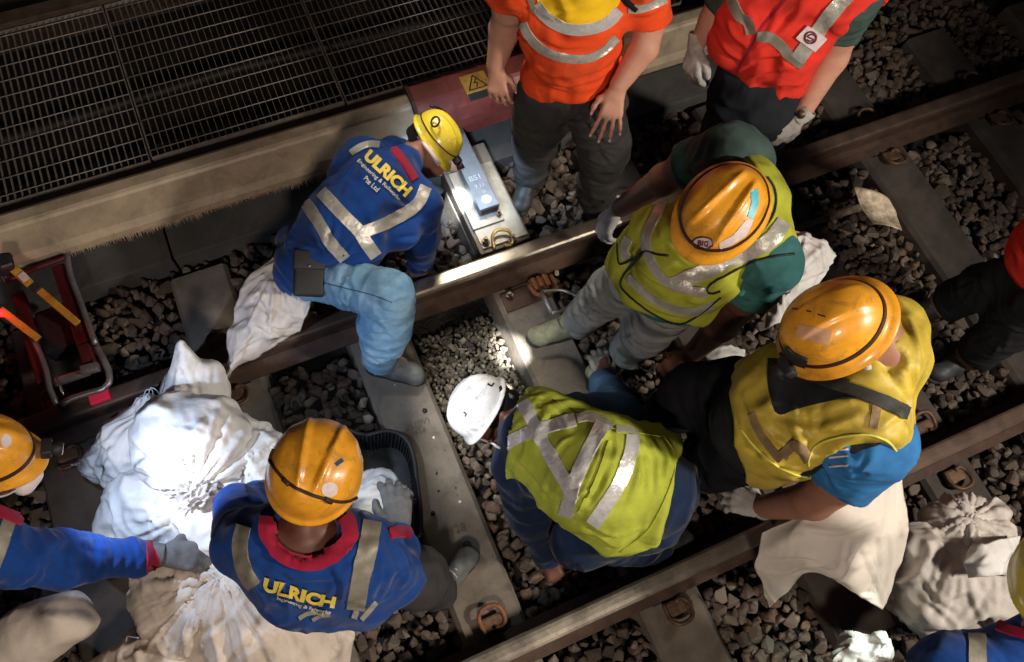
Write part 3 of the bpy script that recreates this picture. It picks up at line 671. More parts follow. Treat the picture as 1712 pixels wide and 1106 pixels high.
# ------------------------------------------------------------------ walkway grating beyond the third rail
gz = .25
gx = [-3.24, -2.31, -1.385, -.47, .435, 1.34, 2.25]
glab = ['grating panel furthest left, mostly outside the picture', 'walkway grating panel cut by the left edge', 'walkway grating panel at the upper left, lower edge lit', 'middle walkway grating panel above the beige cover', 'walkway grating panel just left of the worker in orange', 'grating panel behind the worker in orange']
for i in range(len(gx)-1):
    x0, x1 = gx[i]+.006, gx[i+1]-.006; y0, y1 = 1.745+(.012 if i % 2 else 0), 2.70
    root = empty('grating_panel', ((x0+x1)/2, 2.2, gz), glab[i], 'grating', 'walkway grating panels')
    m = MB()
    n = int((x1-x0)/.030)
    for k in range(1, n): x = x0+(x1-x0)*k/n; m.box((x-.0011, y0, gz-.022), (x+.0011, y1, gz))
    tag(m.build('bearing_bars', 'grate', root), kind='stuff')
    for k in range(11):
        y = y0+.035+(y1-y0-.05)*k/10.2
        MB().tube([(x0, y, gz+.001), (x1, y, gz+.001)], .0027, 6).build('cross_rod', 'grate', root, True)
    MB().box((x0, y0-.004, gz-.03), (x1, y0, gz+.002)).build('edge_bar', 'grate', root)
    MB().box((x0, y1, gz-.03), (x1, y1+.004, gz+.002)).build('edge_bar', 'grate', root)
    for xx in (x0, x1): MB().box((xx-.002, y0, gz-.03), (xx+.002, y1, gz+.002)).build('end_bar', 'grate', root)
wb = MB().box((-5, 1.70, .17), (3, 1.738, .232), .004).build('walkway_beam', 'grate_frame'); rebase(wb, (-1, 1.72, .2)); tag(wb, 'brown steel angle carrying the near edge of the walkway grating', 'beam')
wb = MB().box((-5, 2.72, .12), (3, 2.80, .27), .004).build('walkway_beam', 'grate_frame'); rebase(wb, (-1, 2.76, .2)); tag(wb, 'brown steel beam along the far edge of the grating, upper left', 'beam')
for i, y in enumerate((1.95, 2.3)):
    cb = MB().tube([(-5+.5*k, y+.03*math.sin(k*1.3+i), .02+.01*math.sin(k)) for k in range(17)], .035, 10).build('cable', 'black_plastic', None, True); rebase(cb, (-1, y, 0)); tag(cb, ['black cable under the grating, nearer the rail cover', 'black cable under the grating, further back'][i], 'cable', 'cables under the walkway')
wl = MB().box((-6, 3.3, -.12), (6, 3.5, 2.2)).build('tunnel_wall', 'slab'); tag(wl, kind='structure')
wl = MB().box((-6, 2.95, -.12), (2.2, 3.29, .10), .01).build('cable_trough', 'concrete_dark'); tag(wl, kind='structure')

# ------------------------------------------------------------------ tools and loose things
def rod(pts, r, nm, mt, root, seg=10, sm=True): return MB().tube([np.array(q, float) for q in pts], r, seg).build(nm, mt, root, sm)
# shovel
A = PX(914, 503, .09); B = PX(972, 497, .10); E = PX(1422, 352, .13)
sh = empty('shovel', B, 'shovel lying along the rail under the olive vest, muddy blade at right', 'shovel')
rod([PX(905, 488, .10), PX(923, 522, .10)], .0125, 'grip', 'tube_grey', sh)
rod(polyline([PX(905, 487, .10), PX(935, 484, .10), PX(955, 490, .10), B], .01), .008, 'handle_strap', 'steel', sh)
rod(polyline([PX(923, 523, .10), PX(945, 517, .10), PX(957, 505, .10), B], .01), .008, 'handle_strap', 'steel', sh)
rod([B, PX(1180, 432, .12), PX(1395, 360, .13)], .014, 'shaft', 'shaft', sh)
rod([PX(1385, 363, .13), PX(1425, 350, .13), PX(1440, 346, .125)], [.017, .019, .02], 'socket', 'blade', sh)
R4 = [[(1428, 312), (1449, 315), (1472, 322), (1486, 332)], [(1434, 332), (1454, 336), (1478, 340), (1496, 350)], [(1440, 346), (1460, 350), (1482, 356), (1501, 366)], [(1452, 362), (1468, 366), (1486, 370), (1505, 376)], [(1461, 374), (1474, 374), (1490, 378), (1508, 385)]]
V = []; zz = [[.17, .155, .14, .12], [.15, .135, .12, .10], [.145, .13, .11, .09], [.15, .135, .12, .10], [.17, .155, .14, .12]]
import itertools
def coons(rows, zs, nu=24, nv=24):
    """smooth sheet through a grid of placed points"""
    P = np.array([[PX(x, y, z) for (x, y), z in zip(r, zr)] for r, zr in zip(rows, zs)])
    def cr(a, t):   # catmull-rom along axis 0
        n = len(a)-1; i = min(int(t*n), n-1); f = t*n-i
        p0 = a[i-1] if i > 0 else 2*a[0]-a[1]; p3 = a[i+2] if i+2 <= n else 2*a[n]-a[n-1]; p1, p2 = a[i], a[i+1]
        return .5*((2*p1)+(p2-p0)*f+(2*p0-5*p1+4*p2-p3)*f*f+(3*p1-p0-3*p2+p3)*f**3)
    V = []
    for u in np.linspace(0, 1, nu+1):
        row = np.array([cr(P[:, j], u) for j in range(P.shape[1])])
        for v in np.linspace(0, 1, nv+1): V.append(cr(row, v))
    Q = np.array([(i*(nv+1)+j, i*(nv+1)+j+1, (i+1)*(nv+1)+j+1, (i+1)*(nv+1)+j) for i in range(nu) for j in range(nv)])
    return np.array(V), Q, nu, nv
def sheet_obj(name, rows, zs, material, nu=24, nv=24, amp=0.0, freq=6, sd=0, thick=.004, parent=None, stretch=(1, 1, 1), lines=(), fa=.006, fw=.009):
    V, Q, nu, nv = coons(rows, zs, nu, nv); N = normals(V, Q)
    if (N@FW).mean() > 0: N = -N; Q = Q[:, ::-1]
    if amp:
        P = V*freq*np.array(stretch); P = P+.5*np.stack([vnoise(V*7, sd+1), vnoise(V*7+5, sd+2), vnoise(V*7+9, sd+3)], 1)
        V = V+N*(amp*(crease(P, sd)*.6+crease(P*2.1, sd+4)*.35+vnoise(V*4, sd+6)*.6-.3))[:, None]; N = normals(V, Q)
    K = len(V); V2 = np.vstack([V, V-N*thick]); ed = []
    g = lambda i, j: i*(nv+1)+j
    ring = [g(i, 0) for i in range(nu)]+[g(nu, j) for j in range(nv)]+[g(i, nv) for i in range(nu, 0, -1)]+[g(0, j) for j in range(nv, 0, -1)]
    side = [(ring[i], ring[(i+1) % len(ring)], K+ring[(i+1) % len(ring)], K+ring[i]) for i in range(len(ring))]
    F2 = np.vstack([Q, Q[:, ::-1]+K, np.array(side)])
    o = mesh_obj(name, V2, F2, material)
    bm = bmesh.new(); bm.from_mesh(o.data); bmesh.ops.recalc_face_normals(bm, faces=bm.faces[:]); bm.to_mesh(o.data); bm.free()
    if len(lines): folds(o, lines, fa, fw)
    if parent is not None: adopt(parent, o)
    else: rebase(o, V.mean(0))
    return o
sheet_obj('blade', R4, zz, 'blade', 20, 20, .003, 14, 3, .003, sh)

# black plastic tray
tp = [(612, 728), (650, 720), (676, 731), (690, 756), (697, 800), (703, 850), (703, 893), (690, 905), (640, 905), (560, 905), (560, 728)]
tr = empty('black_tray', PX(650, 800, 0), 'black ribbed plastic tray on the sleeper under the bent worker in blue', 'tray')
ring = polyline([PX(x, y, .13) for x, y in tp]+[PX(*tp[0], .13)], .03)
rod(ring, .009, 'rim', 'black_plastic', tr)
c0 = np.mean(ring, 0)
low = [c0+(q-c0)*.86-np.array([0, 0, .125]) for q in ring]; n = len(ring)
V = list(ring)+low; Fc = [(i, i+1, n+i+1, n+i) for i in range(n-1)]+[tuple(range(n, 2*n-1))]
mesh_obj('basin', V, Fc, 'black_plastic'); adopt(tr, bpy.context.scene.objects['basin'])
m = MB()
for i in range(0, n-1):
    for f in (0, .5):
        a = ring[i]*(1-f)+ring[i+1]*f; b = low[i]*(1-f)+low[i+1]*f; a = c0+(a-c0)*.97; a[2] = .12; b = c0+(b-c0)*.985; b[2] = low[i][2]+.006; m.tube([a, b], .003, 5)
tag(m.build('ribs', 'black_plastic', tr, True), kind='stuff')

# red tool frame (hydraulic rail tool) at the left
tf = empty('hydraulic_rail_tool', PX(120, 560, .2), 'red and grey tubular rail tool with two yellow lever handles, lying at the left', 'rail tool')
zf = .24
rod(polyline([PX(*q, zf+.02) for q in [(112, 425), (118, 460), (133, 500), (147, 540), (160, 575)]], .03), .012, 'frame_tube', 'tube_grey', tf)
rod(polyline([PX(*q, zf-.01) for q in [(160, 575), (172, 598), (182, 620), (182, 640), (172, 650), (150, 656), (120, 666), (102, 676)]], .02), .013, 'frame_tube', 'tube_grey', tf)
rod(polyline([PX(*q, zf) for q in [(52, 562), (66, 590), (77, 620), (83, 650), (95, 676)]], .03), .012, 'frame_tube', 'tube_grey', tf)
rod(polyline([PX(*q, zf+.02) for q in [(10, 470), (60, 448), (104, 432), (112, 428)]], .03), .011, 'frame_tube', 'red_paint', tf)
def bar(name, p, q, w, h, mt):
    p = np.array(p); q = np.array(q); L = np.linalg.norm(q-p); M4 = Vector(q-p).to_track_quat('X', 'Z').to_matrix().to_4x4(); M4.translation = Vector((p+q)/2)
    return MB().box((-L/2, -w/2, -h/2), (L/2, w/2, h/2), min(w, h)*.2, M4).build(name, mt, tf)
bar('side_plate', PX(98, 445, zf), PX(140, 575, zf), .05, .03, 'red_paint'); bar('side_plate', PX(140, 575, zf), PX(152, 610, zf-.02), .05, .03, 'red_paint')
bar('side_plate', PX(30, 490, zf-.02), PX(75, 640, zf-.02), .05, .03, 'red_paint')
bar('tool_box', PX(92, 520, .17), PX(112, 590, .17), .14, .10, 'black_plastic')
bar('cross_bar', PX(90, 640, zf-.03), PX(150, 620, zf-.03), .028, .028, 'tube_grey'); bar('cross_bar', PX(136, 620, zf), PX(166, 612, zf), .035, .035, 'tube_grey')
bar('bottom_bar', PX(98, 676, zf-.06), PX(160, 658, zf-.06), .045, .03, 'rail_rust')
bar('reflector', PX(150, 668, zf-.05), PX(183, 656, zf-.05), .05, .02, lit('reflector_red_glow', (.6, .02, .06), .25))  # reflector glows faintly by itself, standing in for light thrown back
for q in ((94, 628, 103, 655), (155, 600, 163, 620), (100, 640, 106, 660)): rod([PX(q[0], q[1], zf), PX(q[2], q[3], zf)], .004, 'chrome_pin', 'steel', tf)
for a, b in (((62, 482), (131, 541)), ((0, 517), (65, 567))):
    bar('lever_handle', PX(*a, .34), PX(*b, .27), .030, .026, 'yellow_paint')
bar('lever_neck', PX(45, 468, .36), PX(66, 486, .34), .034, .03, 'black_plastic')
bar('lever_head', PX(20, 446, .38), PX(52, 476, .36), .036, .032, 'yellow_sign')
bar('head_label', PX(34, 457, .392), PX(45, 468, .388), .028, .003, 'sticker_white')
bar('tool_head', PX(-6, 444, .40), PX(24, 440, .38), .075, .07, 'black_plastic')
bar('tool_head_stripe', PX(2, 446, .425), PX(20, 440, .425), .008, .008, 'tube_grey')
rod([PX(-2, 522, .36), PX(5, 524, .36)], .014, 'red_lamp', lit('lamp_red', (1, .02, .02), 3), tf)
l = bpy.data.lights.new('red_lamp_glow', 'POINT'); l.energy = .22; l.color = (1, .03, .03); l.shadow_soft_size = .02
o = bpy.data.objects.new('red_lamp_glow', l); COL.objects.link(o); o.location = PX(2, 520, .42)
# short bolts left on the ballast right of the rail
for i, (px, py) in enumerate(((1402, 447), (932, 455))):
    p = PX(px, py, .04)
    if i == 0:
        m = MB(); 
        for k in range(3): m.cyl(p+np.array([.004*k, .004*k, k*.009]), (0, .25, 1), .016, .006, 14)
        o = m.build('coil_spring_washer', 'steel'); rebase(o, p); tag(o, 'small shiny spring washer on the stones beside the orange helmet', 'washer')
# ------------------------------------------------------------------ figure kit
class Frame:
    def __init__(s, o, up, front):
        s.o = np.array(o, float); s.u = unit(up); f = np.array(front, float); f = f-s.u*(f@s.u); s.f = unit(f); s.r = np.cross(s.f, s.u)
    def p(s, x, y, z): return s.o+s.r*x+s.f*y+s.u*z      # x to the person's right, y forward, z up
def head_prims(fr, k=1.0):
    q = lambda x, y, z, r: (fr.p(x*k, y*k, z*k), r*k)
    P = [cap('head', q(0, -.028, .030, .080), q(0, .018, .028, .080), fr.r, 1.10), cap('head', q(0, .035, -.01, .062), q(0, .045, -.065, .045), fr.r, 1.0),
         cap('head', q(0, .060, -.090, .026), q(0, .055, -.078, .034)), cap('head', q(-.045, .02, -.06, .026), q(0, .06, -.088, .026)), cap('head', q(.045, .02, -.06, .026), q(0, .06, -.088, .026)),
         cap('head', q(0, .096, .012, .010), q(0, .118, -.024, .013)), cap('head', q(-.013, .106, -.028, .009), q(.013, .106, -.028, .009)),
         cap('head', q(-.035, .082, .028, .012), q(.035, .082, .028, .012)), cap('head', q(-.016, .094, -.056, .008), q(.016, .094, -.056, .008)), cap('head', q(-.014, .090, -.067, .009), q(.014, .090, -.067, .009))]
    for s in (1, -1): P += [cap('head', q(s*.083, -.012, .012, .017), q(s*.080, -.002, -.020, .011), fr.r, 1.9), cap('head', q(s*.088, -.022, .020, .008), q(s*.086, -.022, -.008, .007))]
    return P
def neck_prims(fr, base, rb=.062): return [cap('neck', (fr.p(0, -.02, -.05), .055), (base, rb))]
def hand_prims(w, d, n, side=1, curl=.5, k=1.0, spread=.10, thumb=.7, tagn='hand'):
    """w wrist point, d direction of the fingers, n out of the back of the hand, side +1 thumb to d x n"""
    d = unit(d); n = np.array(n, float); n = unit(n-d*(n@d)); s = np.cross(d, n)*side; P = []
    w = np.array(w, float); q = lambda x, y, z: w+(s*x+d*y+n*z)*k
    P.append(cap(tagn, (q(0, -.015, 0), .027*k), (q(0, .02, 0), .027*k), n, 1.35))
    base = [(.030, .088), (.010, .092), (-.011, .088), (-.030, .078)]; ln = [(.042, .024, .020), (.046, .028, .021), (.042, .026, .020), (.033, .020, .018)]
    for i, (bx, by) in enumerate(base):
        P.append(cap(tagn, (q(bx*.55, .015, 0), .016*k), (q(bx, by, 0), .0125*k), n, 1.1))
        a = q(bx, by, .0); ang = spread*(1.4-i)*1.0; c = .12+curl*(.5+.08*i); dd = d*math.cos(ang)+s*math.sin(ang); r = .0098 if i < 3 else .0085
        for j, L in enumerate(ln[i]):
            v = dd*math.cos(c)-n*math.sin(c); b = a+v*L*k; P.append(cap('f%d' % i, (a, r*k), (b, (r-.0009)*k))); a = b; r -= .0009; c += curl*(.75 if j == 0 else .5)
    a = q(.018, .018, -.004); v = unit(s*.75+d*.65-n*.25*thumb); b = a+v*.042*k; P.append(cap(tagn, (a, .016*k), (b, .0125*k)))
    v2 = unit(s*.35+d*.9-n*.35*thumb); c = b+v2*.032*k; P.append(cap('f4', (b, .0115*k), (c, .0105*k))); v3 = unit(s*.1+d*.95-n*.45*thumb); P.append(cap('f4', (c, .0105*k), (c+v3*.024*k, .0092*k)))
    return P
def boot(ankle, toe_dir, up, material, parent, k=1.0, laces='tape_dull', sole_m='sole'):
    f = Frame(ankle, up, toe_dir); q = lambda x, y, z, r: (f.p(x*k, y*k, z*k), r*k)
    P = [cap('b', q(0, -.01, .03, .052), q(0, -.012, -.03, .048)), cap('b', q(0, -.035, -.05, .040), q(0, .05, -.052, .042)), cap('b', q(0, .05, -.045, .042), q(.0, .135, -.060, .043), f.u, 1.15),
         cap('b', q(0, .01, -.01, .044), q(0, .08, -.035, .038)), cap('b', q(-.012, .12, -.066, .034), q(.014, .15, -.068, .030))]
    V, Q = surface(P, .0085, .02, 0, cuts=[(f.p(0, .05, -.088*k), -f.u, .2)])
    V = wrinkle(V, Q, P[:1], .003, 4, 5, 20)
    b = adopt(parent, mesh_obj('boot', V, Q, material))
    V, Q = surface([cap('s', q(0, -.04, -.085, .046), q(0, .06, -.085, .045)), cap('s', q(0, .06, -.085, .045), q(0, .145, -.085, .046))], .0085, .01, 0, cuts=[(f.p(0, .05, -.100*k), -f.u, .25), (f.p(0, .05, -.078*k), f.u, .25)])
    adopt(parent, mesh_obj('sole', V, Q, sole_m))
    m = MB()
    for i in range(4):
        y = .045+.018*i; z = .022-.017*i
        m.tube([f.p(-.026*k, (y-.002)*k, (z-.004)*k), f.p(0, (y+.006)*k, (z+.006)*k), f.p(.026*k, (y+.002)*k, (z-.004)*k)], .0032*k, 5)
    m.build('laces', laces, parent, True); return b
def helmet(parent, c, crown, front, material, k=1.0, kind='ridge', brim=.012, peak=.035, band=None, band_tilt=(0, 0), wide=1.0):
    fr = Frame(c, crown, front); nu, nv = 72, 30; V = []
    la, lb, hh = .140*k, .112*k*wide, .128*k
    def dome(phi, t):      # t 0 rim .. 1 crown
        a = t*math.pi/2; ca = math.cos(a)**.80; sa = math.sin(a)**.92
        x = lb*ca*math.sin(phi); y = la*ca*math.cos(phi); z = hh*sa
        X, Y = x/lb, y/la; e = 0.0
        if kind == 'ridge':       # V of two raised ridges with a sunk channel between, running front to back
            w = .16+.22*max(0, min(1, (Y+.75)/1.5)); rr = abs(X)-w
            if Y > -.80 and t > .25:
                ed = min(1, max(0, (t-.25)/.15))*min(1, (Y+.80)/.25); e = ed*(.0085*math.exp(-(rr/.07)**2)-.0055*(1 if rr < -.05 else max(0, -rr/.05)))
            e += .003*math.exp(-((abs(X)-.72)/.08)**2)*min(1, t*3)
        elif kind == 'crest':
            e = .009*math.exp(-(X/.16)**2)*min(1, max(0, t-.15)*2)+.004*math.exp(-((abs(X)-.42)/.06)**2)*min(1, max(0, t-.3)*3)
        elif kind == 'smooth':
            e = .006*(1 if abs(X) < .30 else max(0, 1-(abs(X)-.30)/.06))*min(1, max(0, t-.2)*3)
        nn = unit((x/lb**2, y/la**2, z/hh**2+1e-6)); p = np.array((x, y, z))+nn*e*k; return p
    rings = []
    def brimpt(phi, out, z):
        c_ = math.cos(phi); pk = max(0, c_)**2.2; w = brim+peak*pk+.006*max(0, -c_); d = np.array((lb*math.sin(phi), la*math.cos(phi), 0)); l = np.linalg.norm(d); dn = d/l
        p = d+dn*w*out*k; p[2] = z*k-.016*pk*out*k; return p
    def ringof(fn): return [fn(2*math.pi*i/nu) for i in range(nu)]
    rings.append(ringof(lambda p: dome(p, 0)*np.array((.95, .95, 1))+np.array((0, 0, -.004))))
    rings.append(ringof(lambda p: brimpt(p, .5, -.0155))); rings.append(ringof(lambda p: brimpt(p, .97, -.020)))
    rings.append(ringof(lambda p: brimpt(p, 1.0, -.016))); rings.append(ringof(lambda p: brimpt(p, .96, -.0125))); rings.append(ringof(lambda p: brimpt(p, .45, -.006))); rings.append(ringof(lambda p: brimpt(p, .1, -.001)))
    for j in range(0, nv): rings.append(ringof(lambda p: dome(p, .03+.965*j/nv)))
    V = [fr.p(*q) for rg in rings for q in rg]; V.append(fr.p(*dome(0, 1))); n = len(rings); top = len(V)-1; Fc = []
    for i in range(n-1):
        for j in range(nu):
            j2 = (j+1) % nu; Fc.append((i*nu+j, i*nu+j2, (i+1)*nu+j2, (i+1)*nu+j))
    Fc += [((n-1)*nu+j, (n-1)*nu+(j+1) % nu, top) for j in range(nu)]
    # inner shell
    b0 = len(V)
    inn = [ringof(lambda p: dome(p, t)*.95+np.array((0, 0, -.006))) for t in (0, .3, .6, .85)]
    V += [fr.p(*q) for rg in inn for q in rg]
    for j in range(nu): j2 = (j+1) % nu; Fc.append((j2, j, b0+j, b0+j2))
    for i in range(3):
        for j in range(nu): j2 = (j+1) % nu; Fc.append((b0+i*nu+j2, b0+i*nu+j, b0+(i+1)*nu+j, b0+(i+1)*nu+j2))
    Fc.append(tuple(b0+3*nu+j for j in range(nu)))
    o = mesh_obj('helmet_shell', V, Fc, material)
    bm = bmesh.new(); bm.from_mesh(o.data); bmesh.ops.recalc_face_normals(bm, faces=bm.faces[:]); bm.to_mesh(o.data); bm.free()
    adopt(parent, o)
    if band:
        t0, tf_, tr_, rad = band       # height on the shell, tilt forward, tilt right
        pts = []
        for i in range(61):
            ph = 2*math.pi*i/60; t = t0+tf_*math.cos(ph)+tr_*math.sin(ph); q = dome(ph, max(.02, t)); q = q*1.012; pts.append(q)
        Vb = []; hw = rad
        for i, q in enumerate(pts):
            nn = unit((q[0]/lb**2, q[1]/la**2, q[2]/hh**2)); tn = unit(pts[(i+1) % 60]-pts[i-1 if i else 59]); s_ = np.cross(nn, tn)
            for a_, b_ in ((-1, 0), (-1, 1), (1, 1), (1, 0)): Vb.append(fr.p(*(q+s_*a_*hw+nn*b_*.0035-nn*.001)))
        Fb = [(i*4+a, i*4+(a+1) % 4, (i+1)*4+(a+1) % 4, (i+1)*4+a) for i in range(60) for a in range(4)]
        bo = mesh_obj('headlamp_band', Vb, Fb, 'band_brown', smooth=False)
        bm = bmesh.new(); bm.from_mesh(bo.data); bmesh.ops.recalc_face_normals(bm, faces=bm.faces[:]); bm.to_mesh(bo.data); bm.free()
        adopt(parent, bo)
    return fr, o
def headlamp(parent, fr, y, z, x=0, scale=1.0, lens=True):
    """lamp housing strapped to the front of a helmet"""
    c = fr.p(x, y, z); m = MB()
    T = Matrix(((fr.r[0], fr.f[0], fr.u[0], c[0]), (fr.r[1], fr.f[1], fr.u[1], c[1]), (fr.r[2], fr.f[2], fr.u[2], c[2]), (0, 0, 0, 1)))
    m.box((-.026*scale, -.012, -.018*scale), (.026*scale, .016, .018*scale), .006, T); m.tube([fr.p(x, y+.01, z), fr.p(x, y+.040, z-.006)], [.017*scale, .021*scale], 18)
    o = m.build('headlamp', 'black_plastic', parent, True)
    if lens: adopt(parent, MB().tube([fr.p(x, y+.039, z-.006), fr.p(x, y+.043, z-.0065)], [.018*scale, .016*scale], 18).build('headlamp_lens', 'sticker_white', None, True))
    return o
PEOPLE = []
def person(loc, label, prims, skin, h=.011, k=.035):
    root = empty('person', loc, label, 'person'); PEOPLE.append(root)
    V, Q = surface(prims, h, k, -.002)
    b = mesh_obj('body', V, Q, skin); adopt(root, b); return root, b
def cloth(name, root, prims, tags, infl, material, amp=.008, h=.0080, k=.045, cuts=(), holes=(), sd=0, around=3.0, along=13.0):
    ps = [p for p in prims if p[0] in tags]
    V, Q = surface(ps, h, k, infl, cuts, holes)
    if amp: V = wrinkle(V, Q, ps, amp*1.5, sd, around, along, .35, -.0045 if infl < .02 else -.008, .007 if name == 'shirt' else .024)
    o = mesh_obj(name, V, Q, material); adopt(root, o); return o
def hair_cap(root, fr, k=1.0, low=-.035):
    q = lambda x, y, z, r: (fr.p(x*k, y*k, z*k), r*k)
    P = [cap('h', q(0, -.034, .030, .086), q(0, .012, .034, .084), fr.r, 1.07), cap('h', q(0, -.045, -.02, .068), q(0, -.03, .0, .075), fr.r, 1.05)]
    V, Q = surface(P, .008, .02, 0, cuts=[(fr.p(0, .0, low*k), -fr.u, .3), (fr.p(0, .045*k, 0), unit(fr.f*1-fr.u*.2), .3)])
    V = V+normals(V, Q)*(vnoise(V*90, 3)*.002)[:, None]; return adopt(root, mesh_obj('hair', V, Q, 'hair'))
def glove(root, w, d, n, side, curl, k=1.1, material='glove', cuff=.0, spread=.12, tagn='glove'):
    P = hand_prims(w, d, n, side, curl, k, spread)
    V, Q = surface(P, .0055, .006, .0035)
    V = V+normals(V, Q)*(vnoise(V*40, 7)*.0018)[:, None]
    adopt(root, mesh_obj('glove', V, Q, material))
    d = unit(d); m = MB(); a = np.array(w)-d*.045; m.tube([a-d*.012, a, a+d*.02, a+d*.045], [.034*k, .036*k, .034*k, .032*k], 20, False)
    adopt(root, mesh_obj('glove_cuff', m.V, m.F, material)); return P
def sub(ps, *t): return [p for p in ps if p[0] in t]

# ================================================================== P1: kneeling worker in blue, yellow helmet
j = J
hips = j(515, 445, .50, 50); mid = j(580, 372, .60, 66); chest = j(632, 318, .62, 58); nk = j(680, 272, .58, 24)
lsh = j(607, 272, .55, 34); rsh = j(692, 338, .56, 36)
hfr = Frame(PX(716, 246, .54), vdir(718, 225, .78, .55, .35), vdir(718, 225, .55, -.80, .1))
body = [cap('torso', hips, mid), cap('torso', mid, chest), cap('torso', j(550, 360, .52, 34), j(600, 410, .58, 42)), cap('torso', j(585, 300, .54, 34), j(665, 380, .56, 36)), cap('torso', lsh, rsh), cap('torso', j(487, 405, .48, 22), j(540, 462, .50, 30)), cap('torso', chest, nk)]
body += [cap('ua', rsh, j(703, 395, .36, 27)), cap('fa', j(703, 395, .36, 25), j(702, 432, .12, 19)), cap('ua', lsh, j(660, 262, .32, 24)), cap('fa', j(660, 262, .32, 22), j(722, 262, .16, 17))]
body += [cap('thigh', j(515, 462, .48, 37), j(652, 490, .60, 32)), cap('shin', j(655, 492, .60, 32), j(646, 545, .38, 36)), cap('shin', j(646, 545, .38, 36), j(634, 600, .13, 25)), cap('thigh2', j(520, 440, .46, 40), j(580, 420, .20, 34)), cap('shin2', j(580, 420, .20, 30), j(535, 440, .05, 24)), cap('foot', j(640, 605, .09, 20), j(668, 612, .06, 18))]
body += neck_prims(hfr, nk[0], .055)+head_prims(hfr, .98)
body += hand_prims(j(702, 436, .12, 1)[0], vdir(702, 436, .2, -1, -.4), vdir(702, 436, -.5, 0, 1), 1, .6)
body += hand_prims(j(728, 262, .15, 1)[0], vdir(746, 320, .9, -.2, -.2), vdir(746, 320, 0, 0, 1), -1, .5)
r1, b1 = person(PX(655, 620, 0), 'person in blue shirt and light jeans kneeling across the rail, yellow helmet', body, 'skin_tan')
s1 = cloth('work_shirt', r1, body, ('torso', 'ua', 'fa'), .010, 'fabric_blue', .010, cuts=[(j(702, 425, .14, 1)[0], vdir(702, 430, .1, -1, -.6), .07)], sd=3, along=9)
jn = cloth('jeans', r1, body, ('thigh', 'shin', 'thigh2', 'shin2'), .010, 'denim_light', .011, h=.009, cuts=[(j(636, 612, .10, 1)[0], vdir(636, 606, -.1, -1, -.9), .11)], sd=11, around=5, along=20)
folds(s1, spray((695, 355), 150, 215, 5, 42, seed=1)+spray((600, 270), 70, 140, 4, 60, seed=2)+spray((545, 440), 250, 345, 7, 80, seed=3)+spray((700, 400), 100, 200, 4, 34, seed=4)+[[(480, 380), (510, 400), (545, 412)], [(486, 410), (520, 430), (560, 440)]], .007, .011)
folds(jn, spray((628, 505), -25, 40, 5, 60, seed=5)+spray((625, 510), 60, 110, 4, 60, seed=6)+[[(622, 500), (645, 500), (668, 494)], [(620, 513), (645, 516), (670, 508)], [(620, 530), (645, 536), (672, 530)], [(612, 572), (636, 584), (664, 578)], [(606, 592), (630, 606), (656, 600)], [(545, 450), (575, 462), (600, 480)], [(560, 440), (566, 462), (562, 492)], [(596, 442), (590, 470), (600, 500)]], .006, .010)
collar = strip('collar', [s1, b1], [(657, 248), (668, 262), (682, 282), (693, 300)], 13, 'fabric_crimson', r1, .006)
hair_cap(r1, hfr, .98)
cord('seam', [jn], [(540, 472), (580, 482), (620, 492), (655, 505)], .0018, 'denim_blur', r1, .0005)
boot(PX(640, 604, .11), PX(676, 616, .05)-PX(636, 606, .05), (0, 0, 1), 'boot_grey', r1, 1.0)
for pts, w in (([(537, 320), (567, 352), (597, 383), (612, 405), (628, 428)], 21), ([(712, 312), (696, 342), (653, 369), (606, 388)], 20), ([(511, 337), (532, 370), (552, 404), (577, 433)], 20), ([(587, 256), (602, 246), (618, 241), (634, 242)], 11)):
    strip('reflective_tape', [s1], pts, w, 'tape', r1, .004)
text_on('company_name', [s1], 'ULRICH', (648, 290), 94, 20, 43.0, 'print_yellow', r1, .055, .006, 0, .0)
text_on('company_line', [s1], 'Engineering & Railworks', (633, 301), 92, 9, 43.5, 'print_pale', r1, .012, .006)
text_on('company_line', [s1], 'Pte Ltd', (621, 308), 30, 9, 43.5, 'print_pale', r1, .012, .006)
hf, hs = helmet(r1, hfr.p(0, -.012, .045), hfr.u, hfr.f, 'hat_yellow', .82, 'crest', .007, .03, band=(.16, .06, 0, .0025))
headlamp(r1, hf, .122, .03, 0, .8)
rod_ = MB().tube([hfr.p(.075, -.05, .02), hfr.p(.095, -.01, .03), hfr.p(.098, .04, .035), hfr.p(.085, .09, .03)], .009, 8).build('sweat_band', 'sticker_white', r1, True)
m = MB(); 
m.tube(polyline([hf.p(-.085, -.07, .075), hf.p(-.06, -.105, .06), hf.p(-.04, -.12, .05)], .01), .006, 8)
lp = [hf.p(.09+.012*math.cos(a), -.045+.018*math.cos(a), .075+.02*math.sin(a)) for a in np.linspace(0, 2*math.pi, 14)]
m.tube(lp, .004, 6); m.build('lamp_buckle', 'band_brown', r1, True)
# pouch on the belt
c_ = j(517, 458, .60, 1)[0]; rx, ux, tx = vframe(517, 458); ex = unit(rx*-.05-ux*1.0+tx*.1); ey = unit(np.cross(tx, ex)); ez = np.cross(ex, ey)
T = Matrix(((ex[0], ey[0], ez[0], c_[0]), (ex[1], ey[1], ez[1], c_[1]), (ex[2], ey[2], ez[2], c_[2]), (0, 0, 0, 1)))
pc = MB().box((-.085, -.058, -.022), (.085, .058, .022), .014, T).box((-.088, -.060, .005), (-.015, .060, .027), .008, T).build('belt_pouch', 'black_plastic', r1, True)
MB().cyl(c_+ez*.026-ex*.028, ez, .006, .005, 10).build('pouch_button', 'steel', r1, True)

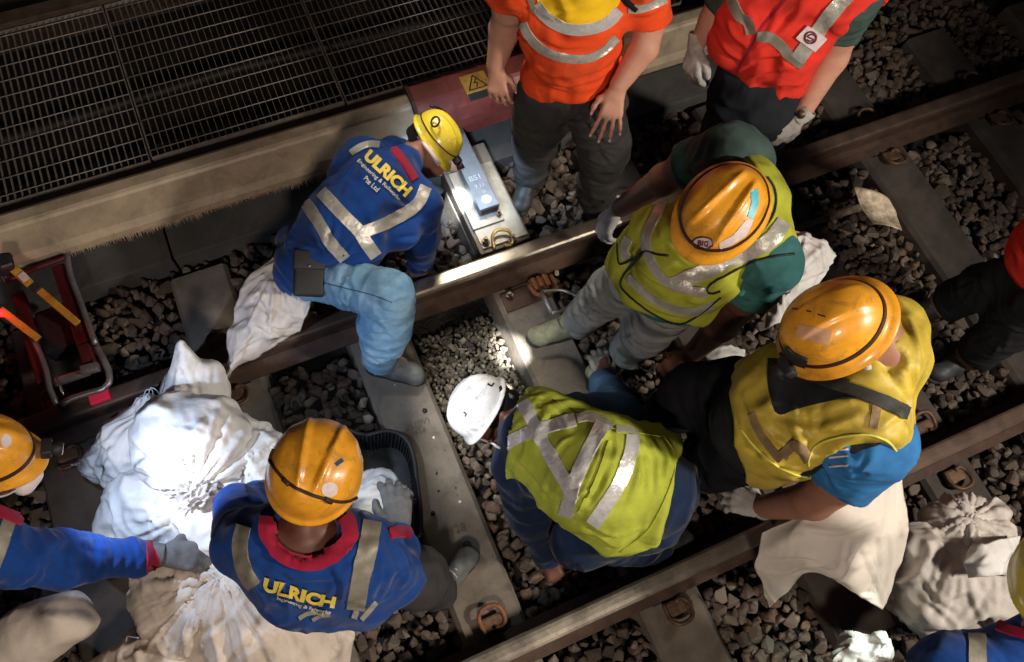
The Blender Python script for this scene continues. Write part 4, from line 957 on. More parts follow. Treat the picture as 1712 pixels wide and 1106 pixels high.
# ================================================================== P2: standing, orange vest with yellow panel
rh = Frame(PX(975, -210, 1.60), vdir(970, -120, .05, .7, .7), vdir(970, -120, 0, -.7, .5))
hp = j(955, 118, .92, 52)
body = [cap('torso', j(925, 128, .88, 48), j(990, 120, .88, 48)), cap('torso', j(940, 60, 1.08, 60), j(975, 60, 1.08, 60)), cap('torso', j(918, 20, 1.20, 48), j(1002, 10, 1.20, 48)), cap('torso', hp, j(960, -30, 1.30, 74)), cap('torso', j(880, -60, 1.38, 44), j(1050, -70, 1.38, 44)), cap('torso', j(962, -60, 1.38, 60), j(970, -130, 1.48, 30))]
body += [cap('ua', j(1062, -70, 1.38, 42), j(1084, 32, 1.18, 30)), cap('fa', j(1086, 40, 1.17, 27), j(1076, 80, 1.10, 26)), cap('fa', j(1076, 80, 1.10, 26), j(1036, 140, 1.0, 17)),
         cap('ua', j(868, -60, 1.38, 42), j(852, 10, 1.18, 33)), cap('fa', j(852, 10, 1.17, 28), j(843, 50, 1.05, 27)), cap('fa', j(843, 50, 1.05, 27), j(829, 108, .92, 17))]
body += [cap('thigh', j(912, 165, .80, 44), j(896, 235, .42, 33)), cap('shin', j(896, 235, .42, 32), j(886, 292, .12, 22)), cap('thigh2', j(993, 160, .80, 46), j(1010, 240, .50, 36)), cap('shin2', j(1010, 240, .50, 35), j(998, 335, .10, 26)), cap('foot', j(884, 300, .08, 18), j(876, 325, .04, 17)), cap('foot', j(998, 338, .08, 18), j(1000, 360, .05, 17))]
body += neck_prims(rh, j(970, -130, 1.48, 30)[0], .06)+head_prims(rh)
hw = j(1032, 148, .99, 1)[0]
hA = hand_prims(hw, vdir(1020, 185, -.22, -1, -.12), vdir(1020, 185, .1, .0, 1), 1, .10, 1.10, .17, .6)
hB = hand_prims(j(828, 114, .91, 1)[0], vdir(832, 130, .12, -1, -.30), vdir(832, 130, -.3, .1, 1), -1, .55, 1.02, .14, .6)
body += hA+hB
r2, b2 = person(PX(940, 340, 0), 'person in orange and yellow vest, bare forearms, one hand on the thigh', body, 'skin_fair', .0062, .012)
tr2 = cloth('trousers', r2, body+[cap('hip', j(925, 135, .86, 46), j(990, 130, .86, 46))], ('hip', 'thigh', 'shin', 'thigh2', 'shin2'), .012, 'dark_trouser', .012, sd=21, cuts=[(j(997, 346, .07, 1)[0], (0, 0, -1), .12), (j(886, 300, .09, 1)[0], (0, 0, -1), .12)], along=13, around=4)
v2 = cloth('reflective_vest', r2, body, ('torso', 'ua'), .022, 'hv_orange', .011, sd=24, cuts=[(j(945, 157, .84, 1)[0], vdir(945, 157, .10, -1, -.25), .34), (j(1087, 34, 1.17, 1)[0], vdir(1087, 34, .15, -1, -.5), .12), (j(853, 0, 1.2, 1)[0], vdir(853, 4, -.1, -1, -.5), .12)], along=7)
folds(v2, [[(868, 70), (884, 98), (915, 122), (955, 128)], [(876, 92), (905, 128), (950, 142), (990, 128)], [(1030, 105), (1000, 128), (960, 140)], [(872, 40), (878, 70), (892, 96)], [(1036, 50), (1024, 80), (1004, 100)], [(905, 60), (940, 76), (980, 74)], [(880, 120), (915, 140), (950, 150)], [(925, 30), (960, 24), (1000, 4)], [(915, 14), (950, 8), (985, -12)], [(1060, 24), (1082, 22), (1106, 10)]], .008, .013)
folds(tr2, spray((985, 150), 20, 120, 8, 60, seed=8)+spray((1000, 245), -40, 60, 4, 45, seed=9)+[[(985, 205), (1010, 232), (1036, 240)], [(980, 262), (1005, 274), (1036, 268)], [(978, 300), (1000, 310), (1026, 304)], [(978, 318), (1000, 330), (1020, 324)], [(880, 210), (900, 222), (918, 216)], [(876, 250), (893, 260), (908, 254)]], .007, .011)
patch('yellow_panel', [v2], [(893, -30), (1030, -40), (1036, 0), (1015, 24), (990, 40), (955, 42), (922, 32), (902, 10)], 'hv_panel', r2, .0035)
strip('reflective_tape', [v2], [(897, 5), (908, 22), (925, 36), (945, 45), (970, 48), (1000, 43), (1020, 32), (1033, 16)], 19, 'tape_bright', r2, .006)
strip('reflective_tape', [v2], [(874, 38), (884, 58), (905, 80), (937, 94), (977, 97), (1008, 85), (1030, 62)], 14, 'tape', r2, .005)
strip('reflective_tape', [v2], [(1050, 14), (1070, 14), (1090, 8), (1112, -2)], 14, 'tape', r2, .005)
strip('reflective_tape', [v2], [(884, -10), (890, 8), (896, 20)], 9, 'tape_dull', r2, .006)
cord('vest_trim', [v2], [(1042, -5), (1052, 6), (1064, 16)], .012, 'black_cloth', r2)
boot(PX(886, 290, .12), PX(874, 330, .05)-PX(886, 296, .05), (0, 0, 1), 'boot_dark', r2); boot(PX(998, 330, .12), PX(1003, 370, .05)-PX(998, 330, .05), (0, 0, 1), 'boot_dark', r2)
hf2, _ = helmet(r2, rh.p(0, 0, .03), rh.u, rh.f, 'hat_white', 1, 'smooth')
hair_cap(r2, rh)

rh2 = rh
for hp_ in (hA, hB):
    last = {}
    for p_ in hp_:
        if p_[0][0] == 'f': last[p_[0]] = p_
    for p_ in last.values():
        d_ = unit(p_[2]-p_[1]); n_ = vdir(1020, 185, 0, 0, 1); n_ = unit(n_-d_*(n_@d_)); s_ = np.cross(d_, n_); c_ = p_[2]+n_*p_[4]*.86-d_*.001
        ring = [c_+s_*math.cos(a)*.0052+d_*math.sin(a)*.0068+n_*(-.0012*abs(math.cos(a))) for a in np.linspace(0, 2*math.pi, 13)[:-1]]
        V_ = ring+[c_+n_*.0008]; adopt(r2, mesh_obj('fingernail', V_, [(i, (i+1) % 12, 12) for i in range(12)], 'nail'))
# ================================================================== P3: standing, red vest with square badge
rh = Frame(PX(1370, -200, 1.58), vdir(1350, -120, .2, .7, .7), vdir(1350, -120, -.1, -.8, .4))
body = [cap('torso', j(1262, 112, .95, 40), j(1300, 122, .95, 40)), cap('torso', j(1238, 62, 1.08, 42), j(1316, 76, 1.10, 50)), cap('torso', j(1262, 20, 1.2, 54), j(1345, 30, 1.2, 54)), cap('torso', j(1262, -50, 1.35, 46), j(1420, -15, 1.35, 50)), cap('torso', j(1340, -60, 1.40, 60), j(1360, -130, 1.48, 32))]
body += [cap('ua', j(1425, -10, 1.35, 44), j(1404, 52, 1.16, 34)), cap('ua', j(1238, -60, 1.35, 40), j(1208, -10, 1.2, 28)), cap('fa', j(1404, 55, 1.15, 30), j(1390, 95, 1.05, 28)), cap('fa', j(1390, 95, 1.05, 28), j(1340, 188, .86, 17)),
         cap('fa', j(1208, -10, 1.2, 24), j(1190, 35, 1.1, 22)), cap('fa', j(1190, 35, 1.1, 22), j(1165, 72, 1.0, 15))]
body += [cap('thigh', j(1232, 165, .82, 42), j(1218, 215, .45, 36)), cap('shin', j(1215, 215, .45, 36), j(1205, 262, .10, 28)), cap('thigh2', j(1275, 175, .82, 50), j(1262, 232, .45, 40)), cap('shin2', j(1262, 232, .45, 36), j(1240, 290, .10, 28))]
body += neck_prims(rh, j(1360, -130, 1.48, 30)[0], .06)+head_prims(rh)
gw = j(1334, 198, .85, 1)[0]; gw2 = j(1163, 80, .99, 1)[0]
body += sub(hand_prims(gw, vdir(1315, 215, -.75, -.65, -.25), vdir(1315, 215, .45, -.3, .9), -1, .5, .85), 'hand')+sub(hand_prims(gw2, vdir(1160, 105, -.12, -1, -.3), vdir(1160, 105, -.6, 0, .8), -1, .5, .85), 'hand')
r3, b3 = person(PX(1235, 290, 0), 'person in red vest with white square badge, white gloves and wristwatch', body, 'skin_fair', .010, .02)
tr3 = cloth('trousers', r3, body+[cap('hip', j(1245, 128, .92, 40), j(1292, 138, .92, 42))], ('hip', 'thigh', 'shin', 'thigh2', 'shin2'), .012, 'black_panel', .009, sd=31)
sh3 = cloth('shirt', r3, body, ('ua', 'torso'), .008, 'sleeve_green', .006, sd=32, cuts=[(j(1404, 62, 1.14, 1)[0], vdir(1404, 62, -.35, -1, -.5), .13), (j(1270, 120, .98, 1)[0], vdir(1270, 120, 0, -1, -.2), .22)])
arm = [cap('x', j(1405, 10, 1.35, 44), j(1404, 75, 1.10, 38)), cap('x', j(1205, -60, 1.35, 44), j(1190, 20, 1.12, 34))]
v3 = cloth('reflective_vest', r3, body, ('torso',), .024, 'hv_red', .012, sd=33, holes=[cap('x', j(1450, 25, 1.33, 34), j(1415, 95, 1.10, 34))], along=6,
           cuts=[(j(1290, 158, .90, 1)[0], vdir(1290, 158, .0, -1, -.2), .22)])
folds(v3, [[(1235, 120), (1262, 96), (1300, 90), (1330, 76)], [(1244, 134), (1280, 118), (1330, 112)], [(1200, 60), (1216, 84), (1240, 100)], [(1300, 20), (1288, 50), (1262, 80)], [(1345, 10), (1320, 40), (1300, 62)], [(1250, 20), (1262, 44), (1266, 60)], [(1262, 146), (1300, 140), (1338, 142)], [(1215, 30), (1225, 56), (1246, 76)]], .009, .014)
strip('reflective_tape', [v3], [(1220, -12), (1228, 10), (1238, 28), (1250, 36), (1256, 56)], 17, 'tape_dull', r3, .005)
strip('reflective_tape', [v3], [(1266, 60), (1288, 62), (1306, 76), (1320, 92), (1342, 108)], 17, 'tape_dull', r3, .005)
strip('reflective_tape', [v3], [(1420, -12), (1396, 14), (1374, 42), (1352, 72), (1332, 98)], 25, 'tape', r3, .006)
strip('vest_opening', [v3], [(1318, -8), (1296, 18), (1274, 44), (1258, 74), (1240, 104), (1230, 124)], 5, 'fabric_crimson', r3, .002)
bd = patch('badge', [v3], [(1349, 40), (1381, 62), (1361, 84), (1330, 61)], 'sticker_white', r3, .011, 5, False)
for rr, nm in ((9.5, 'badge_ring'),):
    cord(nm, [bd], [(1355+rr*math.cos(a), 62+rr*math.sin(a)) for a in np.linspace(0, 6.283, 17)], .0034, 'logo_maroon', r3, .002, 2)
cord('badge_symbol', [bd], [(1362, 58), (1355, 57), (1350, 60), (1355, 63), (1360, 65), (1356, 68), (1349, 66)], .0026, 'logo_maroon', r3, .002, 2)
glove(r3, gw, vdir(1315, 215, -.75, -.65, -.25), vdir(1315, 215, .45, -.3, .9), -1, .55, 1.0)
glove(r3, gw2, vdir(1160, 105, -.12, -1, -.3), vdir(1160, 105, -.6, 0, .8), -1, .8, 1.0)
cord('watch_strap', [b3], [(1322, 186), (1333, 192), (1350, 188)], .008, 'black_plastic', r3, .002); q_ = cast([bvh(b3)], 1340, 190, .006)
if q_: MB().cyl(q_[0], q_[1], .017, .007, 16).build('watch_case', 'bolt', r3, True)
boot(PX(1206, 262, .12), PX(1190, 300, .05)-PX(1206, 262, .05), (0, 0, 1), 'boot_dark', r3); boot(PX(1240, 286, .12), PX(1235, 320, .05)-PX(1240, 288, .05), (0, 0, 1), 'boot_dark', r3)
helmet(r3, rh.p(0, 0, .03), rh.u, rh.f, 'hat_white', 1, 'smooth'); hair_cap(r3, rh)

# ================================================================== P4: bent forward, olive vest over teal shirt
zc = 1.42
hfr = Frame(PX(1206, 360, zc-.04), vdir(1208, 350, .12, .20, .95), vdir(1208, 350, -.62, -.78, .1))
body = [cap('torso', j(1232, 300, 1.22, 38), j(1278, 400, 1.20, 36)), cap('torso', j(1240, 340, 1.18, 60), j(1160, 430, 1.05, 72)), cap('torso', j(1262, 392, 1.16, 40), j(1170, 440, 1.05, 60)), cap('torso', j(1160, 430, 1.05, 72), j(1115, 470, .90, 62)), cap('torso', j(1070, 425, .90, 34), j(1150, 500, .90, 38)), cap('torso', j(1100, 395, 1.0, 40), j(1060, 440, .86, 28)), cap('torso', j(1240, 320, 1.26, 40), j(1225, 345, 1.32, 30))]
body += [cap('ua', j(1222, 262, 1.24, 42), j(1150, 278, 1.0, 36)), cap('fa', j(1150, 278, 1.0, 28), j(1110, 300, .90, 27)), cap('fa', j(1110, 300, .90, 27), j(1038, 347, .55, 17)),
         cap('ua', j(1292, 440, 1.16, 46), j(1246, 486, .92, 42)), cap('fa', j(1246, 500, .86, 31), j(1205, 545, .60, 27)), cap('fa', j(1205, 545, .60, 27), j(1158, 590, .22, 17))]
body += [cap('thigh', j(1075, 450, .80, 42), j(1020, 488, .48, 33)), cap('shin', j(1020, 488, .48, 32), j(962, 540, .12, 24)), cap('thigh2', j(1120, 500, .78, 44), j(1080, 552, .42, 33)), cap('shin2', j(1080, 552, .42, 31), j(1048, 590, .12, 25))]
body += neck_prims(hfr, j(1240, 318, 1.26, 30)[0], .06)+head_prims(hfr)
g4a = j(1030, 353, .50, 1)[0]; g4b = j(1150, 598, .18, 1)[0]
body += sub(hand_prims(g4a, vdir(1015, 370, -.55, -.8, -.35), vdir(1015, 370, -.5, .4, .8), 1, .5, .85), 'hand')
body += hand_prims(g4b, vdir(1135, 610, -.9, -.5, -.3), vdir(1135, 610, -.3, .3, .9), 1, .5, 1.1)
r4, b4 = person(PX(990, 570, 0), 'person in olive vest over teal shirt, orange helmet with blue sticker', body, 'skin_brown', .0085, .02)
tr4 = cloth('trousers', r4, body, ('thigh', 'shin', 'thigh2', 'shin2'), .013, 'grey_trouser', .011, sd=41, along=15, cuts=[(j(960, 545, .11, 1)[0], vdir(958, 546, -.8, -.5, -.6), .09), (j(1046, 594, .10, 1)[0], vdir(1046, 594, -.5, -.8, -.6), .09)])
s4 = cloth('shirt', r4, body, ('torso', 'ua'), .010, 'teal', .008, sd=42, cuts=[(j(1143, 282, .98, 1)[0], vdir(1143, 282, -1, -.4, -.3), .13), (j(1243, 494, .88, 1)[0], vdir(1243, 494, -.5, -1, -.3), .13)])
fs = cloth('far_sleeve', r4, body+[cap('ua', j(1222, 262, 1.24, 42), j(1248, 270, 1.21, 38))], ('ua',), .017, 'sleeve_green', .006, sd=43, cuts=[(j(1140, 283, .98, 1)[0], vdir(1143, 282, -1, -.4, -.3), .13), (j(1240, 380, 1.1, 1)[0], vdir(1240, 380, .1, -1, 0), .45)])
v4 = cloth('reflective_vest', r4, body, ('torso',), .026, 'hv_olive', .010, sd=44, along=7, holes=[cap('x', j(1354, 514, 1.24, 56), j(1242, 532, 1.10, 50)), cap('x', j(1170, 225, 1.22, 36), j(1120, 285, .95, 36))],
           cuts=[(j(1130, 528, .84, 1)[0], vdir(1130, 530, -.35, -1, -.2), .26)])
folds(v4, [[(1100, 360), (1112, 400), (1150, 440)], [(1060, 440), (1100, 470), (1150, 480)], [(1058, 490), (1110, 520), (1160, 530)], [(1160, 450), (1190, 455), (1230, 446)], [(1240, 440), (1210, 458), (1186, 480)], [(1040, 400), (1056, 420), (1076, 430)], [(1150, 500), (1170, 505), (1196, 495)], [(1252, 262), (1270, 290), (1282, 330)]]+spray((1190, 475), 130, 215, 5, 70, seed=12), .007, .012)
folds(s4, spray((1230, 500), -80, 10, 6, 70, seed=13)+spray((1200, 470), -40, 40, 4, 60, seed=14), .006, .012)
folds(fs, spray((1140, 290), -50, 20, 5, 70, seed=15), .006, .012)
folds(tr4, spray((1075, 470), 90, 190, 7, 60, seed=16)+spray((1000, 500), 100, 250, 6, 40, seed=17)+spray((1075, 560), 60, 200, 5, 36, seed=18)+[[(955, 520), (975, 530), (985, 545)], [(965, 505), (985, 515), (1000, 530)]], .006, .010)
for pts, w in (([(1110, 338), (1094, 366), (1081, 397), (1086, 430), (1102, 458), (1122, 474), (1155, 485), (1182, 490)], 15), ([(1310, 370), (1290, 398), (1262, 416), (1208, 440), (1157, 462), (1122, 476)], 25), ([(1050, 462), (1066, 478), (1086, 496), (1122, 514), (1160, 520), (1192, 508)], 13)):
    strip('reflective_tape', [v4], pts, w, 'tape', r4, .005)
strip('reflective_tape', [v4], [(1052, 398), (1044, 416), (1048, 434)], 14, 'tape', r4, .005)
for pts in ([(1033, 408), (1034, 428), (1038, 441), (1058, 434), (1081, 419), (1096, 424), (1118, 428)], [(1081, 419), (1062, 440), (1044, 460), (1040, 480), (1066, 505), (1100, 528), (1137, 540), (1172, 522), (1204, 496)], [(1326, 424), (1279, 431), (1233, 448), (1198, 468), (1181, 484), (1190, 490), (1203, 486)], [(1238, 240), (1218, 252), (1196, 265), (1172, 280)], [(1281, 296), (1292, 312), (1296, 335), (1290, 362), (1277, 382)]):
    cord('piping', [v4, s4], pts, .0035, 'piping_black', r4, .004)
cord('collar_rim', [b4, s4, v4], [(1180, 282), (1200, 268), (1225, 266), (1248, 275), (1268, 300)], .009, 'piping_black', r4, .004)
hf4, hs4 = helmet(r4, PX(1208, 352, zc-.02), hfr.u, hfr.f, 'hat_orange', .99, 'ridge', .015, .016, band=(.20, .02, -.05, .006))
patch('sticker_blue', [hs4], [(1254, 316), (1267, 316), (1268, 340), (1258, 366), (1249, 362), (1256, 338)], 'sticker_cyan', r4, .002, 5, False)
patch('sticker', [hs4], [(1246, 368), (1260, 366), (1248, 392), (1225, 408), (1204, 416), (1202, 406), (1226, 392)], 'sticker_white', r4, .002, 5, False)
st = patch('round_sticker', [hs4], [(1176+17*math.cos(a), 405+10*math.sin(a)) for a in np.linspace(0, 6.0, 12)], 'sticker_white', r4, .002, 4)
cord('sticker_rim', [hs4], [(1176+17*math.cos(a), 405+10*math.sin(a)) for a in np.linspace(0, 6.283, 14)], .0018, 'logo_maroon', r4, .004, 2)
text_on('sticker_lettering', [hs4], 'BIG', (1177, 405), 19, 9, 8, 'logo_maroon', r4, .03, .006)
glove(r4, g4a, vdir(1015, 370, -.55, -.8, -.35), vdir(1015, 370, -.5, .4, .8), 1, .75, 1.05)
boot(PX(952, 540, .13), PX(888, 560, .05)-PX(945, 546, .05), (0, 0, 1), 'boot_lime', r4, 1.0, 'boot_dark'); boot(PX(1046, 592, .13), PX(1012, 618, .05)-PX(1046, 600, .05), (0, 0, 1), 'boot_lime', r4, 1.0, 'boot_dark')

# ================================================================== P5: big worker in yellow vest, black sling
zc = 1.40
hfr = Frame(PX(1420, 560, zc-.07), vdir(1398, 540, -.30, .25, .9), vdir(1398, 540, -.90, -.42, .1))
body = [cap('torso', j(1480, 556, 1.18, 50), j(1428, 700, 1.18, 64)), cap('torso', j(1448, 604, 1.14, 70), j(1330, 690, 1.02, 90)), cap('torso', j(1430, 700, 1.14, 66), j(1320, 720, .98, 70)), cap('torso', j(1330, 680, 1.0, 92), j(1262, 710, .84, 72)), cap('torso', j(1260, 640, .86, 30), j(1280, 760, .84, 38)), cap('torso', j(1500, 600, 1.24, 40), j(1480, 600, 1.28, 40))]
body += [cap('ua', j(1462, 735, 1.14, 62), j(1410, 790, .90, 50)), cap('fa', j(1405, 800, .88, 42), j(1360, 835, .70, 34)), cap('fa', j(1360, 835, .70, 34), j(1282, 848, .46, 22)),
         cap('ua2', j(1440, 560, 1.0, 40), j(1340, 600, .80, 34)), cap('fa2', j(1340, 600, .80, 30), j(1290, 640, .5, 22))]
body += [cap('thigh', j(1262, 700, .78, 58), j(1165, 665, .55, 46)), cap('shin', j(1165, 660, .55, 40), j(1120, 690, .10, 32)), cap('thigh2', j(1250, 740, .74, 56), j(1190, 770, .50, 44)), cap('shin2', j(1190, 770, .50, 38), j(1240, 790, .08, 30)), cap('thigh', j(1230, 640, .75, 42), j(1150, 660, .60, 44))]
body += [cap('neck', (hfr.p(0, -.03, -.03), .076), (j(1486, 610, 1.20, 30)[0], .080)), cap('neck', (hfr.p(0, -.05, -.03), .076), (j(1492, 602, 1.29, 30)[0], .066))]+head_prims(hfr, 1.04)
g5 = j(1272, 850, .44, 1)[0]
body += sub(hand_prims(g5, vdir(1245, 845, -.9, .35, -.35), vdir(1245, 845, .0, .2, 1), 1, .5, .9), 'hand')
r5, b5 = person(PX(1180, 740, 0), 'person in yellow vest with black sling strap, blue sleeve and wide-brimmed orange helmet', body, 'skin_tan', .0095, .02)
cloth('trousers', r5, body, ('thigh', 'shin', 'thigh2', 'shin2'), .013, 'black_cloth', .010, sd=51)
s5 = cloth('shirt', r5, body, ('torso', 'ua2'), .010, 'black_panel', .008, sd=52, cuts=[(j(1400, 800, .86, 1)[0], vdir(1400, 800, -.8, -.9, -.3), .15)], holes=[cap('x', j(1500, 606, 1.34, 42), j(1480, 600, 1.40, 42))])
s5b = cloth('sleeve', r5, body+[cap('ua', j(1425, 725, 1.14, 60), j(1405, 790, .92, 48))], ('ua',), .014, 'shirt_blue', .007, sd=53, cuts=[(j(1397, 806, .86, 1)[0], vdir(1400, 800, -.8, -.9, -.3), .15)])
v5 = cloth('reflective_vest', r5, body, ('torso',), .028, 'hv_yellow', .012, sd=54, along=7, holes=[cap('x', j(1470, 802, 1.26, 74), j(1410, 830, 1.06, 72)), cap('x', j(1493, 604, 1.38, 36), j(1455, 590, 1.44, 42))], cuts=[(j(1236, 700, .85, 1)[0], vdir(1240, 700, -1, -.1, -.1), .3)])
folds(v5, [[(1250, 690), (1290, 680), (1350, 690), (1420, 672)], [(1262, 720), (1310, 712), (1370, 716), (1440, 690)], [(1300, 770), (1340, 740), (1390, 715), (1450, 700)], [(1245, 660), (1262, 690), (1290, 720)], [(1500, 620), (1520, 660), (1520, 700)], [(1470, 720), (1490, 700), (1510, 690)], [(1250, 740), (1290, 770), (1340, 784)], [(1530, 560), (1535, 600), (1528, 650)], [(1320, 700), (1330, 730), (1345, 756)], [(1500, 500), (1520, 530), (1530, 570)]]+spray((1350, 765), 180, 285, 6, 90, seed=19), .009, .014)
folds(s5b, spray((1365, 760), -30, 60, 6, 80, seed=20)+spray((1410, 800), -80, 0, 4, 60, seed=21), .007, .012)
patch('dark_panel', [v5, s5], [(1285, 600), (1330, 606), (1372, 632), (1420, 650), (1452, 664), (1400, 668), (1345, 680), (1302, 690), (1288, 660), (1284, 630)], 'black_panel', r5, .006, 7)
strip('sling_strap', [v5, s5], [(1300, 612), (1350, 626), (1403, 645), (1458, 664), (1490, 678), (1516, 690)], 21, 'strap', r5, .009)
strip('reflective_tape', [v5], [(1256, 690), (1266, 715), (1284, 742), (1306, 768)], 13, 'tape_brown', r5, .005)
strip('reflective_tape', [v5], [(1308, 762), (1325, 745), (1340, 750), (1352, 770)], 16, 'tape_brown', r5, .005)
strip('reflective_tape', [v5], [(1466, 672), (1463, 695), (1460, 716)], 15, 'tape_brown', r5, .005)
cord('piping', [v5], [(1352, 778), (1353, 762), (1366, 744), (1404, 731), (1452, 726), (1486, 738), (1502, 758)], .0035, 'piping_yellow', r5, .003)
cord('piping', [v5, s5], [(1240, 716), (1262, 745), (1296, 775), (1330, 792), (1352, 796)], .0035, 'piping_yellow', r5, .003)
for i_, yy in enumerate((751, 763, 778)): strip('sleeve_stripe', [s5b], [(1386, yy+1), (1402, yy), (1418, yy-1)], 2.5, 'sticker_white', r5, .003)
hf5, hs5 = helmet(r5, PX(1394, 545, zc-.04), hfr.u, hfr.f, 'hat_orange', 1.04, 'smooth', .021, .012, band=(.13, .02, -.02, .007))
patch('faded_label', [hs5], [(1335, 541), (1392, 552), (1385, 577), (1330, 563)], 'sticker_pink', r5, .0015, 5, False)
strip('scuff_mark', [hs5], [(1324, 515), (1333, 516)], 2.2, 'band_brown', r5, .001); strip('scuff_mark', [hs5], [(1348, 519), (1357, 521)], 2.2, 'band_brown', r5, .001); strip('scuff_mark', [hs5], [(1367, 525), (1380, 529)], 2.2, 'band_brown', r5, .001)
headlamp(r5, hf5, .155, .025, -.05, 1.15, False); strip('lamp_case', [hs5], [(1312, 584), (1328, 596), (1350, 605)], [18, 13], 'black_plastic', r5, .010)
MB().tube([hfr.p(-.095, -.0, -.01), hfr.p(-.108, .004, -.012)], [.012, .010], 12).build('ear_plug', 'chalk', r5, True)
hair_cap(r5, hfr, 1.03)
cord('earplug_cord', [b5], [(1384, 628), (1400, 638), (1430, 642), (1462, 636)], .0016, 'skin_fair', r5, .003)
glove(r5, g5, vdir(1245, 845, -.9, .35, -.35), vdir(1245, 845, .0, .2, 1), 1, .6, 1.15)
boot(PX(1118, 690, .12), PX(1080, 690, .05)-PX(1118, 692, .05), (0, 0, 1), 'boot_dark', r5); boot(PX(1246, 790, .12), PX(1205, 800, .05)-PX(1246, 792, .05), (0, 0, 1), 'boot_dark', r5)

# ================================================================== P6: crouching, lime vest, white helmet
hfr = Frame(PX(828, 690, .44), vdir(805, 678, -.80, .42, .45), vdir(805, 678, -.55, -.80, -.1))
body = [cap('torso', j(905, 700, .62, 42), j(875, 775, .60, 44)), cap('torso', j(905, 735, .66, 66), j(1000, 790, .74, 84)), cap('torso', j(1000, 790, .74, 84), j(1080, 815, .68, 82)), cap('torso', j(960, 715, .66, 34), j(1100, 760, .66, 34)), cap('torso', j(930, 790, .66, 50), j(1020, 860, .66, 52)), cap('torso', j(1085, 770, .62, 44), j(1040, 870, .62, 46)), cap('torso', j(890, 735, .60, 34), j(862, 725, .55, 26))]
body += [cap('seat', j(1085, 810, .55, 76), j(1070, 850, .50, 70)), cap('ua', j(872, 780, .58, 44), j(885, 850, .36, 36)), cap('fa', j(885, 850, .36, 34), j(915, 925, .12, 22)), cap('ua2', j(955, 700, .60, 36), j(1035, 690, .45, 28)), cap('fa2', j(1040, 700, .44, 30), j(1008, 640, .18, 22)),
         cap('thigh', j(1080, 845, .48, 52), j(975, 900, .42, 46)), cap('shin', j(975, 900, .42, 38), j(1090, 905, .10, 30)), cap('thigh2', j(1090, 800, .48, 50), j(990, 740, .40, 40)), cap('shin2', j(990, 740, .40, 34), j(1090, 780, .10, 28))]
body += neck_prims(hfr, j(880, 730, .56, 30)[0], .058)+head_prims(hfr)
g6 = j(1006, 634, .16, 1)[0]
body += sub(hand_prims(g6, vdir(1003, 620, -.1, 1, -.3), vdir(1003, 620, 0, 0, 1), 1, .5), 'hand')+sub(hand_prims(j(918, 930, .10, 1)[0], vdir(918, 930, .3, -1, -.2), vdir(918, 930, 0, 0, 1), 1, .5), 'hand')
r6, b6 = person(PX(990, 860, 0), 'person in bright lime vest crouching between the rails, white helmet', body, 'skin_brown', .0095, .02)
tr6 = cloth('trousers', r6, body, ('thigh', 'shin', 'thigh2', 'shin2', 'seat'), .012, 'navy', .010, sd=61)
s6 = cloth('shirt', r6, body, ('torso', 'ua', 'fa'), .006, 'navy', .008, sd=62)
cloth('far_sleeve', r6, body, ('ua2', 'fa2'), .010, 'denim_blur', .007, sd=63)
v6 = cloth('reflective_vest', r6, body, ('torso',), .022, 'hv_lime', .011, sd=64, along=10, holes=[cap('x', j(845, 850, .68, 50), j(880, 880, .55, 62)), cap('x', j(1010, 668, .66, 24), j(960, 670, .60, 22))],
           cuts=[(j(1118, 825, .7, 1)[0], vdir(1115, 825, .96, -.28, 0), .32), (j(860, 732, .6, 1)[0], vdir(842, 735, -.92, .32, 0), .17)])
folds(v6, [[(1012, 712), (1004, 750), (985, 800), (960, 850)], [(1030, 716), (1030, 760), (1012, 810), (985, 856)], [(1070, 730), (1080, 770), (1085, 820)], [(1085, 728), (1098, 770), (1100, 820)], [(1100, 726), (1116, 760), (1112, 800)], [(990, 880), (1030, 895), (1075, 880)], [(1000, 896), (1030, 912), (1056, 900)], [(900, 670), (930, 690), (950, 720)], [(860, 760), (890, 790), (920, 830)], [(925, 760), (940, 740), (960, 730)], [(1068, 740), (1068, 790), (1048, 850)]]+spray((935, 830), -60, 20, 5, 60, seed=22), .008, .011)
folds(s6, spray((860, 790), 20, 110, 5, 60, seed=23), .006, .012); folds(tr6, spray((1040, 900), -80, 10, 6, 70, seed=24), .006, .012)
for pts, w in (([(874, 672), (886, 695), (897, 719), (910, 742), (930, 776), (948, 806), (954, 818)], 23), ([(842, 744), (868, 730), (895, 720), (932, 709), (962, 702)], 21), ([(1008, 708), (996, 732), (983, 757), (968, 790), (958, 816), (951, 842), (945, 862)], 23), ([(1058, 728), (1056, 750), (1044, 785), (1030, 815), (1010, 846), (990, 876)], 24)):
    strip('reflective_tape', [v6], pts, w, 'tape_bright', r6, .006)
strip('reflective_tape', [v6], [(965, 700), (985, 697), (1008, 706), (1022, 716)], 14, 'tape', r6, .005)
strip('reflective_tape', [v6], [(1030, 718), (1050, 718), (1064, 726)], 10, 'tape', r6, .005)
strip('vest_fold', [v6], [(1018, 738), (1006, 775), (990, 815), (968, 856)], 7, 'hv_lime', r6, .010)
cord('hem', [v6, s6], [(1108, 728), (1128, 758), (1124, 800), (1104, 850), (1084, 884), (1060, 905), (1036, 922)], .003, 'hv_lime', r6, .001)
cord('zip_seam', [v6], [(900, 662), (930, 670), (968, 690), (1010, 712), (1060, 722), (1105, 730)], .002, 'hv_olive', r6, .001)
hf6, hs6 = helmet(r6, PX(804, 681, .46), hfr.u, hfr.f, 'hat_white', .90, 'crest', .006, .014)
hair_cap(r6, hfr)
for pts in ([(775, 688), (780, 692), (777, 696)], [(815, 641), (822, 645), (826, 640)]): strip('scuff_mark', [hs6], pts, 3, 'black_ink', r6, .001)
